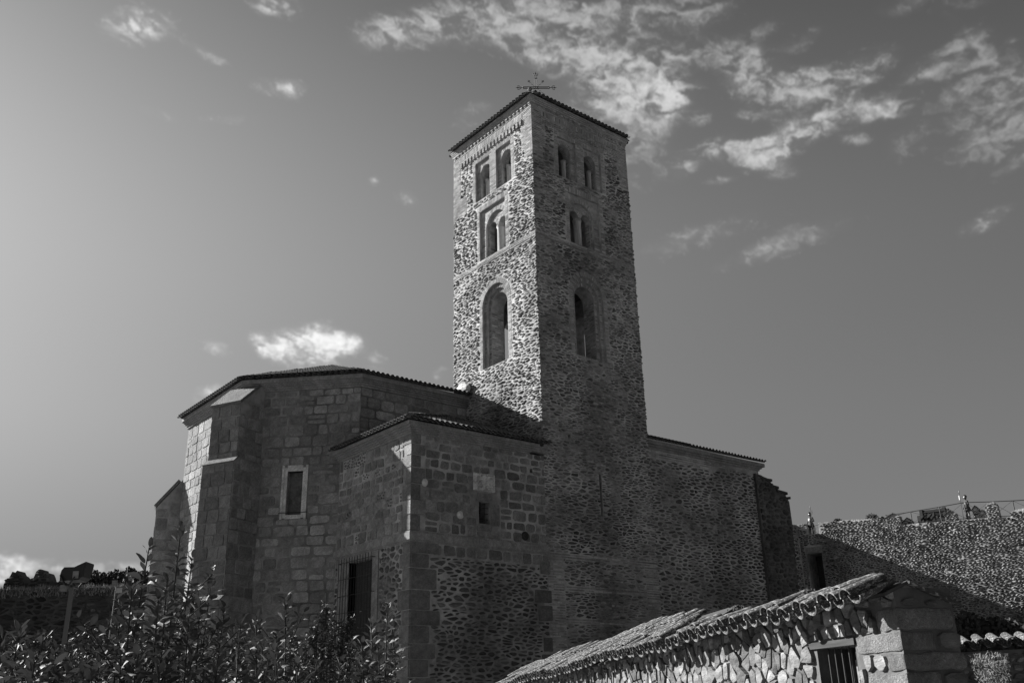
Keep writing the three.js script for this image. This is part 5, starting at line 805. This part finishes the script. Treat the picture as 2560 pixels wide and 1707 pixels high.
  // barred window
  part(ho, 'window_lintel', boxAt(F, win[0] - 0.1, win[1] + 0.03, 2.052, 2.115, -0.45, 0.03), M.board);
  part(ho, 'window_reveal', boxAt(F, win[0] - 0.02, win[1] + 0.02, 1.0, 2.1, -0.6, -0.57), M.board);  // dark board set behind the opening in place of the shaded interior
  part(ho, 'window_post', boxAt(F, win[0] + 0.2, win[0] + 0.25, 1.25, 2.05, -0.3, -0.24), M.board);
  for (let k = 0; k < 3; k++) part(ho, nameIn(ho, 'shutter_board'), boxAt(F, win[0] + 0.26 + k * 0.15, win[0] + 0.26 + (k + 1) * 0.15 - 0.005, 1.25, 1.93, -0.29, -0.26), M.woodPale);
  for (let k = 0; k < 5; k++) part(ho, nameIn(ho, 'window_bar'), tube(F.at(win[0] + 0.1 + k * 0.128, 1.25, -0.07), F.at(win[0] + 0.1 + k * 0.128, 2.05, -0.07), 0.009, 7), M.iron);
  // tiles
  const tiles = [], inw = hN.clone().negate(), inOut = (t) => t < 8.2 ? 1 : 0;
  let nt = 0; const put = (t, w, rise, y, cover, j = 1, out = 0.32) => {
    const up = inw.clone().setY(rise).normalize(), Z = up.clone().negate(), N = Z.clone().cross(F.e).normalize(), P = F.at(t + (r() - 0.5) * 0.05 * j, y, out).addScaledVector(up, w).addScaledVector(N, cover ? 0.072 + 0.012 * r() : 0.092 + 0.006 * r());
    const m = new THREE.Matrix4().makeBasis(cover ? F.e : F.e.clone().negate(), cover ? N : N.clone().negate(), Z).multiply(new THREE.Matrix4().makeRotationFromEuler(new THREE.Euler((cover ? -0.04 : 0.03) + (r() - 0.5) * 0.1 * j, (r() - 0.5) * 0.22 * j, (r() - 0.5) * 0.22 * j))); m.setPosition(P);
    m.premultiply(new THREE.Matrix4().makeTranslation(-ho.position.x, -ho.position.y, -ho.position.z));
    const o = shade(new THREE.Mesh(TILE_NEAR, r() < 0.6 ? M.tile : M.tileB)); o.name = nt ? `roof_tile_${String(nt).padStart(3, '0')}` : 'roof_tile'; nt++; m.decompose(o.position, o.quaternion, o.scale); const sc = 0.86 + 0.26 * r(); o.scale.set(sc, sc, 1); ho.add(o);
  };
  const n = 66, pit = (K + 0.05 + 3.2) / n;
  for (let k = 0; k < n; k++) {
    const t = K + 0.05 - (k + 0.5) * pit, y = ey(t) + 0.03 * Math.sin(t * 1.3 + 1) - 0.03 * Math.sin(Math.PI * Math.max(0, t - 8) / 5) + 0.03 * (r() - 0.5), far = t < 8.1, rise = far ? 0.52 : 0.42;
    put(t, 0.06 * r() - 0.05, rise, y, false); if (k && r() > 0.05) put(t + pit / 2, 0.12 * r() * r() - 0.03, rise, y + 0.012, true);
    if (r() < 0.4) put(t + pit / 2, 0.07 + 0.05 * r(), rise, y + 0.03, true);
    if (far && (k % 1 === 0)) { put(t + pit / 2, 0.36, rise, y + 0.012, true); if (r() < 0.8) put(t, 0.34, rise, y, false); if (t < 7.4 && nt < 292) put(t + pit / 2, 0.72, rise, y + 0.012, true); }
  }
  // roof bed under the tiles, ridge and rear slope of the coping
  const bed = (t0, t1, w, rise, m, nm) => { const G = new Geo(), a = F.at(t0, ey(t0) + 0.03, 0.1), b = F.at(t1, ey(t1) + 0.03, 0.1), u = inw.clone().multiplyScalar(w).setY(w * rise); G.box(a, b.clone().sub(a), u, V(0, 0.03, 0), 0.1); part(ho, nm, G.build(), m); };
  bed(8.1, K + 0.02, 0.26, 0.42, M.board, 'roof_board'); bed(-3.6, 8.05, 1.05, 0.52, M.board, 'roof_board');
  { const G = new Geo(), y = (t) => ey(t) + 0.13, a = F.at(8.1, y(8.1), -0.14), b = F.at(K + 0.06, y(K) + 0.0, -0.14), u = inw.clone().multiplyScalar(0.5).setY(-0.2); G.box(a, b.clone().sub(a), u, V(0, 0.03, 0), 0.2); part(ho, 'rear_slope', G.build(), M.tileB); }
  for (let k = 0; k < 12; k++) { const t = K + 0.06 - k * 0.4, a = F.at(t, ey(t) + 0.17 + 0.02 * r(), -0.1), b = F.at(t - 0.44, ey(t) + 0.18 + 0.02 * r(), -0.1); const g = tileGeo(0.44, 0.095, 0.082, 0.014, 10), X = b.clone().sub(a).normalize(), Z = X.clone().negate(), Xx = Y.clone().cross(Z).normalize(), N = Z.clone().cross(Xx); g.applyMatrix4(new THREE.Matrix4().makeBasis(Xx, N, Z).setPosition(a)); if (k < 1) continue; part(ho, nameIn(ho, 'ridge_tile'), g, M.tile); }
  // wisps of moss and weed on the tiles
  const wg = new THREE.InstancedMesh(new THREE.PlaneGeometry(0.025, 0.012), M.leafDark, 260), q = new THREE.Quaternion(), m4 = new THREE.Matrix4();
  for (let k = 0; k < 260; k++) { const c = [[11.55, 2.62], [9.9, 2.6], [8.4, 2.66], [6.9, 2.62]][k % 4], p = F.at(c[0] + (r() - 0.5) * 0.35, c[1] + (r() - 0.45) * 0.16 - 0.03, -0.02 + (r() - 0.5) * 0.15); p.sub(ho.position); q.setFromEuler(new THREE.Euler(r() * 6, r() * 6, r() * 6)); m4.compose(p, q, V(1, 1, 1)); wg.setMatrixAt(k, m4); }
  shade(wg); wg.name = 'roof_weeds'; wg.userData.kind = 'stuff'; ho.add(wg);
}
// low tile topped garden wall further right
{
  const r = rng(121), c = along(2480, 1612, 19), F = new Frame(c.clone().addScaledVector(hE, 0), V(-0.75, 0, 0.66)), gw = thing('garden_wall', 'low sunlit rubble garden wall capped with curved tiles behind the outbuilding corner', 'wall', F.at(0.3, 0, -0.2)), y = c.y - 0.1;
  part(gw, 'wall', wallSlab(F, [[-1.6, 0], [2.6, 0], [2.6, y + 0.06], [-1.6, y - 0.03]], [], -0.4, 0), M.mortarHouse);
  const list = []; for (const P of rubble({ t0: -1.6, t1: 2.6, y0: 0.1, y1: y - 0.02, cw: 0.17, ch: 0.12, gap: 0.022, seed: 122, min: 0.003 })) list.push({ F, P, h: 0.03 + 0.04 * r(), tone: lerp(0.12, 0.36, r()), crown: 0.76, tilt: 0.6 });
  layStones(gw, list, M.rubble, { seed: 22, flat: true });
  let k = 0; for (let t = -1.55; t < 2.6; t += 0.125) { const cover = k % 2, up = F.n.clone().negate().setY(0.3).normalize(), Z = up.clone().negate(), N = Z.clone().cross(F.e).normalize(), o = shade(new THREE.Mesh(TILE_NEAR, r() < 0.5 ? M.tile : M.tileB)), m = new THREE.Matrix4().makeBasis(cover ? F.e : F.e.clone().negate(), cover ? N : N.clone().negate(), Z).multiply(new THREE.Matrix4().makeRotationY((r() - 0.5) * 0.15)); m.setPosition(F.at(t + (r() - 0.5) * 0.03, y + (t + 1.2) * 0.025 + (cover ? 0.07 : 0.09) + 0.02 * r(), 0.12).sub(gw.position)); m.decompose(o.position, o.quaternion, o.scale); o.name = nameIn(gw, 'coping_tile'); gw.add(o); k++; }
  const bs = along(2475, 1648, 18), sh = thing('lavender_bush', 'wispy grey bush growing in front of the tile topped garden wall', 'bush', V(bs.x, 0, bs.z)), N = 2600, im = new THREE.InstancedMesh(new THREE.PlaneGeometry(0.045, 0.008), mat(0.16, { side: THREE.DoubleSide }), N), q = new THREE.Quaternion(), m4 = new THREE.Matrix4();
  for (let i = 0; i < N; i++) { const a = r() * 6.283, h = Math.sqrt(r()), w = 0.3 * (0.3 + 0.7 * h) * Math.sqrt(r()); q.setFromEuler(new THREE.Euler((r() - 0.5) * 2, r() * 6, 1.2 + (r() - 0.5) * 1.2)); m4.compose(V(Math.cos(a) * w, h * (bs.y + 0.14) - 0.25 * w, Math.sin(a) * w), q, V(1, 1, 1)); im.setMatrixAt(i, m4); }
  shade(im); im.name = 'foliage'; im.userData.kind = 'stuff'; sh.add(im);
  const st = []; for (let i = 0; i < 14; i++) { const a = i * 2.4; st.push(tube(V(bs.x, 0, bs.z), V(bs.x + Math.cos(a) * 0.2, bs.y * (0.8 + 0.2 * r()), bs.z + Math.sin(a) * 0.2), 0.007, 4, 0.003)); } part(sh, 'stems', join(st), M.bark);
}
// dark shrubs at the foot of the castle wall
{
  const r = rng(131), g = new THREE.PlaneGeometry(0.3, 0.18), q = new THREE.Quaternion(), m4 = new THREE.Matrix4();
  [[-11, 5.6], [-8.4, 6.6], [-5.8, 7.0], [-3, 7.3], [-0.4, 6.6], [2.2, 6.2]].forEach(([z, h], k) => {
    const b = thing('dark_shrub', ['dense dark shrub below the shadow edge on the castle wall', 'tall dark shrub at the foot of the castle wall', 'rounded dark shrub at the foot of the castle wall under the timber frame', 'tallest dark shrub below the soldier with the pale pennant', 'dark shrub below the tall ragged merlon', 'dark shrub at the far end of the castle wall foot'][k], 'shrub', V(41.6 - (k % 2) * 0.6, 0, z), 'shrubs along the castle wall'), N = 2600, im = new THREE.InstancedMesh(g, M.leafDark, N);
    for (let i = 0; i < N; i++) { const l = Math.floor(r() * 9), la = l * 2.4 + k, cy = h * (0.3 + 0.06 * l), rr = Math.cbrt(r()) * (1.5 - 0.06 * l), a = r() * 6.283, e = Math.acos(2 * r() - 1); q.setFromEuler(new THREE.Euler(r() * 6, r() * 6, r() * 6)); m4.compose(V(Math.cos(la) * 0.8 + rr * Math.sin(e) * Math.cos(a), Math.max(0.1, cy + rr * Math.cos(e)), Math.sin(la) * 1.1 + rr * Math.sin(e) * Math.sin(a)), q, V(1, 1, 1)); im.setMatrixAt(i, m4); }
    shade(im); im.name = 'foliage'; im.userData.kind = 'stuff'; b.add(im);
    part(b, 'trunk', join([tube(b.position.clone(), b.position.clone().add(V(0.1, h * 0.7, 0)), 0.12, 6, 0.03), tube(b.position.clone(), b.position.clone().add(V(-0.5, h * 0.6, 0.6)), 0.07, 5, 0.02)]), M.bark);
  });
}

// ------------------------------------------------------------------ saplings and shrubs in the foreground
function leafGeo(fold, curl, w) {
  const G = new Geo(), n = 6, mid = [], le = [], ri = [];
  for (let k = 0; k <= n; k++) { const u = k / n, x = w * Math.pow(Math.sin(Math.PI * Math.min(1, 0.03 + u * 0.97)), 0.8) * (1 - 0.25 * u), z = u, y = -curl * u * u; mid.push(G.v(V(0, y, z), 0.5, u)); le.push(G.v(V(-x, y + fold * x + 0.03 * Math.sin(u * 9), z - 0.02), 0, u)); ri.push(G.v(V(x, y + fold * x - 0.03 * Math.sin(u * 8), z - 0.02), 1, u)); }
  for (let k = 0; k < n; k++) { G.t(mid[k], mid[k + 1], le[k + 1]); G.t(mid[k], le[k + 1], le[k]); G.t(mid[k], ri[k + 1], mid[k + 1]); G.t(mid[k], ri[k], ri[k + 1]); }
  const a = G.v(V(-0.012, 0, -0.22), 0, 0), b = G.v(V(0.012, 0, -0.22), 0, 0), c = G.v(V(0, 0.0, 0.05), 0, 0); G.t(a, b, c); return G.build();
}
const LEAVES = [leafGeo(0.45, 0.22, 0.25), leafGeo(0.6, 0.4, 0.27), leafGeo(0.3, 0.1, 0.23), leafGeo(0.5, -0.12, 0.25)];
function sapling(label, tips, seed, { most = 290, len = 0.068, low = 1.5, step = 0.012 } = {}) { // tips: [photo x, y, distance]
  const r = rng(seed), pts = tips.map(([x, y, d]) => along(x, y, d)), c = pts.reduce((s, p) => s.add(p), V(0, 0, 0)).multiplyScalar(1 / pts.length), sp = thing('leafy_sapling', label, 'sapling', V(c.x, 0, c.z), 'young leafy trees in front of the church');
  const wood = []; let n = 0;
  const more = []; const put = (p, dir, s) => { const m = shade(new THREE.Mesh(LEAVES[Math.floor(r() * 4)], r() < 0.6 ? M.leaf : M.leafB)), Z = dir.clone().normalize(), X = Y.clone().cross(Z).normalize().applyAxisAngle(Z, (r() - 0.5) * 1.5), N = Z.clone().cross(X); m.quaternion.setFromRotationMatrix(new THREE.Matrix4().makeBasis(X, N, Z)); m.position.copy(p).addScaledVector(Z, 0.2 * s).sub(sp.position); m.scale.setScalar(s); if (n >= most) { m.updateMatrix(); more.push(m.matrix); return; } m.name = n ? `leaf_${String(n).padStart(3, '0')}` : 'leaf'; n++; sp.add(m); };
  pts.forEach((tip, k) => {
    const root = V(c.x + (r() - 0.5) * 0.15, 0, c.z + (r() - 0.5) * 0.15), bend = root.clone().lerp(tip, 0.55).add(V((tip.x - c.x) * 0.35, 0, (tip.z - c.z) * 0.35)), cv = new THREE.CatmullRomCurve3([root, root.clone().lerp(bend, 0.5).add(V((r() - 0.5) * 0.06, 0, (r() - 0.5) * 0.06)), bend, bend.clone().lerp(tip, 0.55).add(V((r() - 0.5) * 0.04, 0, (r() - 0.5) * 0.04)), tip]), Lc = cv.getLength();
    for (let i = 0; i < 14; i++) wood.push(tube(cv.getPoint(i / 14), cv.getPoint((i + 1) / 14), lerp(0.011, 0.0025, i / 14), 5, lerp(0.011, 0.0025, (i + 1) / 14)));
    let ph = r() * 6;
    for (let s = Lc - 0.006; s > 0; s -= step * (0.8 + 0.5 * r())) {
      const p = cv.getPointAt(s / Lc); if (p.y < low) break; const f = Math.min(1, (Lc - s) / 0.35), tg = cv.getTangentAt(s / Lc); ph += 2.4 + (r() - 0.5) * 0.5;
      const o = V(Math.cos(ph), 0, Math.sin(ph)), el = lerp(0.95, 0.05, f) + (r() - 0.5) * 0.5; put(p, o.multiplyScalar(Math.cos(el)).addScaledVector(tg, Math.sin(el)).addScaledVector(Y, -0.12 * f), len * lerp(0.7, 1.05, Math.min(1, f * 1.6)) * (0.75 + 0.45 * r()));
      if (f > 0.6 && r() < 0.14) { // a side twig
        const e = p.clone().add(V(Math.cos(ph + 1.2) * 0.16, 0.12 + 0.1 * r(), Math.sin(ph + 1.2) * 0.16)); wood.push(tube(p, e, 0.003, 4, 0.002));
        for (let j = 0; j < 6; j++) { const a = j * 2.4 + ph; put(p.clone().lerp(e, 0.35 + j * 0.13), V(Math.cos(a), 0.35 + 0.12 * j, Math.sin(a)), len * (0.6 + 0.35 * r())); }
      }
    }
  });
  if (more.length) { const im = shade(new THREE.InstancedMesh(LEAVES[0], M.leafB, more.length)); more.forEach((m, k) => im.setMatrixAt(k, m)); im.name = 'leaf_mass'; im.userData.kind = 'stuff'; sp.add(im); }
  part(sp, 'stems', join(wood), M.bark);
}
sapling('tallest leafy sapling with many stems in front of the apse buttress', [[372, 1368, 4.3], [452, 1316, 4.5], [330, 1455, 4.1], [418, 1440, 4.2], [480, 1395, 4.6], [395, 1500, 4.0], [300, 1530, 4.2]], 201, { step: 0.013 });
sapling('bushy sapling with upright shoots beside the tallest one before the buttress edge', [[528, 1443, 4.6], [560, 1520, 4.5], [500, 1500, 4.3], [470, 1560, 4.0], [600, 1560, 4.6]], 202);
sapling('two pronged sapling in front of the dark apse wall below its window', [[640, 1546, 5.2], [714, 1500, 5.3], [690, 1585, 5.1], [655, 1610, 5.0]], 203);
sapling('glossy sapling in front of the barred sacristy window', [[968, 1512, 5.4], [928, 1556, 5.3], [905, 1610, 5.2], [945, 1620, 5.1], [985, 1570, 5.5]], 204);
sapling('low spreading sapling at the foot of the floodlight post', [[48, 1572, 4.2], [8, 1590, 4.0], [105, 1600, 4.3], [85, 1650, 4.0]], 205);
sapling('short sapling pushing up between the floodlight post and the tallest sapling', [[165, 1682, 3.9], [215, 1640, 4.0], [255, 1625, 4.1], [235, 1670, 3.9]], 206);
sapling('dense low sapling filling the space under the tallest sapling', [[350, 1600, 3.8], [420, 1590, 3.9], [480, 1640, 3.8], [300, 1640, 3.8], [545, 1640, 4.0], [400, 1650, 3.7]], 207, { step: 0.013 });
sapling('slim sapling behind the tallest one against the sky beside the apse', [[345, 1520, 5.6], [290, 1560, 5.8], [255, 1590, 5.6], [385, 1545, 5.4], [430, 1520, 5.7]], 208);
sapling('leafy sapling rising before the lower stage of the apse buttress', [[575, 1600, 5.2], [610, 1580, 5.6], [520, 1580, 5.4], [545, 1560, 5.8], [640, 1640, 5.2]], 209);
sapling('low leafy sapling between the two pronged one and the pointed shrub', [[690, 1650, 4.6], [745, 1640, 4.8], [640, 1660, 4.4], [790, 1660, 4.8], [850, 1655, 4.9]], 210);
sapling('leafy sapling standing before the foot of the town wall', [[20, 1640, 5.2], [140, 1620, 5.4], [60, 1620, 5.6], [180, 1640, 5.2]], 211);
{
  const lf = new THREE.BufferGeometry(); lf.setAttribute('position', new THREE.Float32BufferAttribute([0, 0, -0.5, -0.24, 0.05, 0, 0, 0, 0.5, 0.24, 0.07, 0], 3)); lf.setIndex([0, 2, 1, 0, 3, 2]); lf.computeVertexNormals();
  const shrub = (label, list, seed, n, size = 0.034) => { // list: [photo x, top y, distance, spread m]
    const r = rng(seed), c = along(list[0][0], 1700, list[0][2]), b = thing('small_leaved_shrub', label, 'shrub', V(c.x, 0, c.z), 'small leaved shrubs behind the saplings'), im = new THREE.InstancedMesh(lf, M.leafSmall, n), q = new THREE.Quaternion(), m4 = new THREE.Matrix4(), tw = [], twigs = [];
    for (const [x, y, d, w] of list) for (let k = 0; k < 5; k++) { const tip = along(x + (r() - 0.5) * 60 * w, y + (k ? r() * 60 : 0), d), root = V(c.x + (tip.x - c.x) * 0.5 + (r() - 0.5) * 0.2, 0, c.z + (tip.z - c.z) * 0.5 + (r() - 0.5) * 0.2); tw.push([root, tip]); twigs.push(tube(root, tip, 0.012, 4, 0.003)); }
    for (let k = 0; k < n; k++) { const [a, e] = tw[Math.floor(r() * tw.length)], u = 0.35 + 0.65 * Math.sqrt(r()), p = a.clone().lerp(e, u), s = 0.03 + 0.34 * (1 - u) + 0.05 * r(); p.add(V((r() + r() - 1) * s, (r() - 0.5) * 0.12, (r() + r() - 1) * s)).sub(b.position); q.setFromEuler(new THREE.Euler(r() * 6, r() * 6, r() * 6)); const z = size * (0.7 + 0.6 * r()); m4.compose(p, q, V(z, z, z)); im.setMatrixAt(k, m4); }
    shade(im); im.name = 'foliage'; im.userData.kind = 'stuff'; b.add(im); part(b, 'twigs', join(twigs), M.bark);
  };
  shrub('small leaved shrub left of the floodlight post', [[40, 1575, 9, 1], [0, 1600, 9, 1], [90, 1590, 8.6, 1], [125, 1580, 9, 1], [60, 1640, 8, 1.4]], 301, 9000);
  shrub('small leaved shrub between the floodlight post and the saplings', [[205, 1585, 9, 1], [235, 1575, 9.4, 1], [265, 1590, 9, 1], [170, 1610, 8.6, 1], [220, 1640, 8, 1.4]], 302, 8000);
  shrub('small leaved shrub behind the bushy saplings at the apse foot', [[330, 1590, 9, 1.4], [440, 1600, 9, 1.4], [540, 1610, 9, 1.4], [600, 1620, 8.5, 1.4], [500, 1640, 8, 1.5]], 303, 8000);
  shrub('pointed small leaved shrub before the barred sacristy window', [[812, 1502, 9.5, 0.5], [835, 1535, 9.3, 0.8], [785, 1540, 9.5, 0.7], [870, 1540, 9.3, 0.7], [745, 1580, 9, 0.8], [800, 1600, 8.8, 1.5], [900, 1600, 9, 1]], 304, 9000);
  shrub('low small leaved shrub in front of the apse foot', [[640, 1620, 9, 1], [690, 1640, 9, 1.2], [740, 1650, 9, 1.2], [940, 1660, 9, 1], [970, 1640, 9.2, 0.8]], 305, 6000);
}
renderer.render(scene, camera);
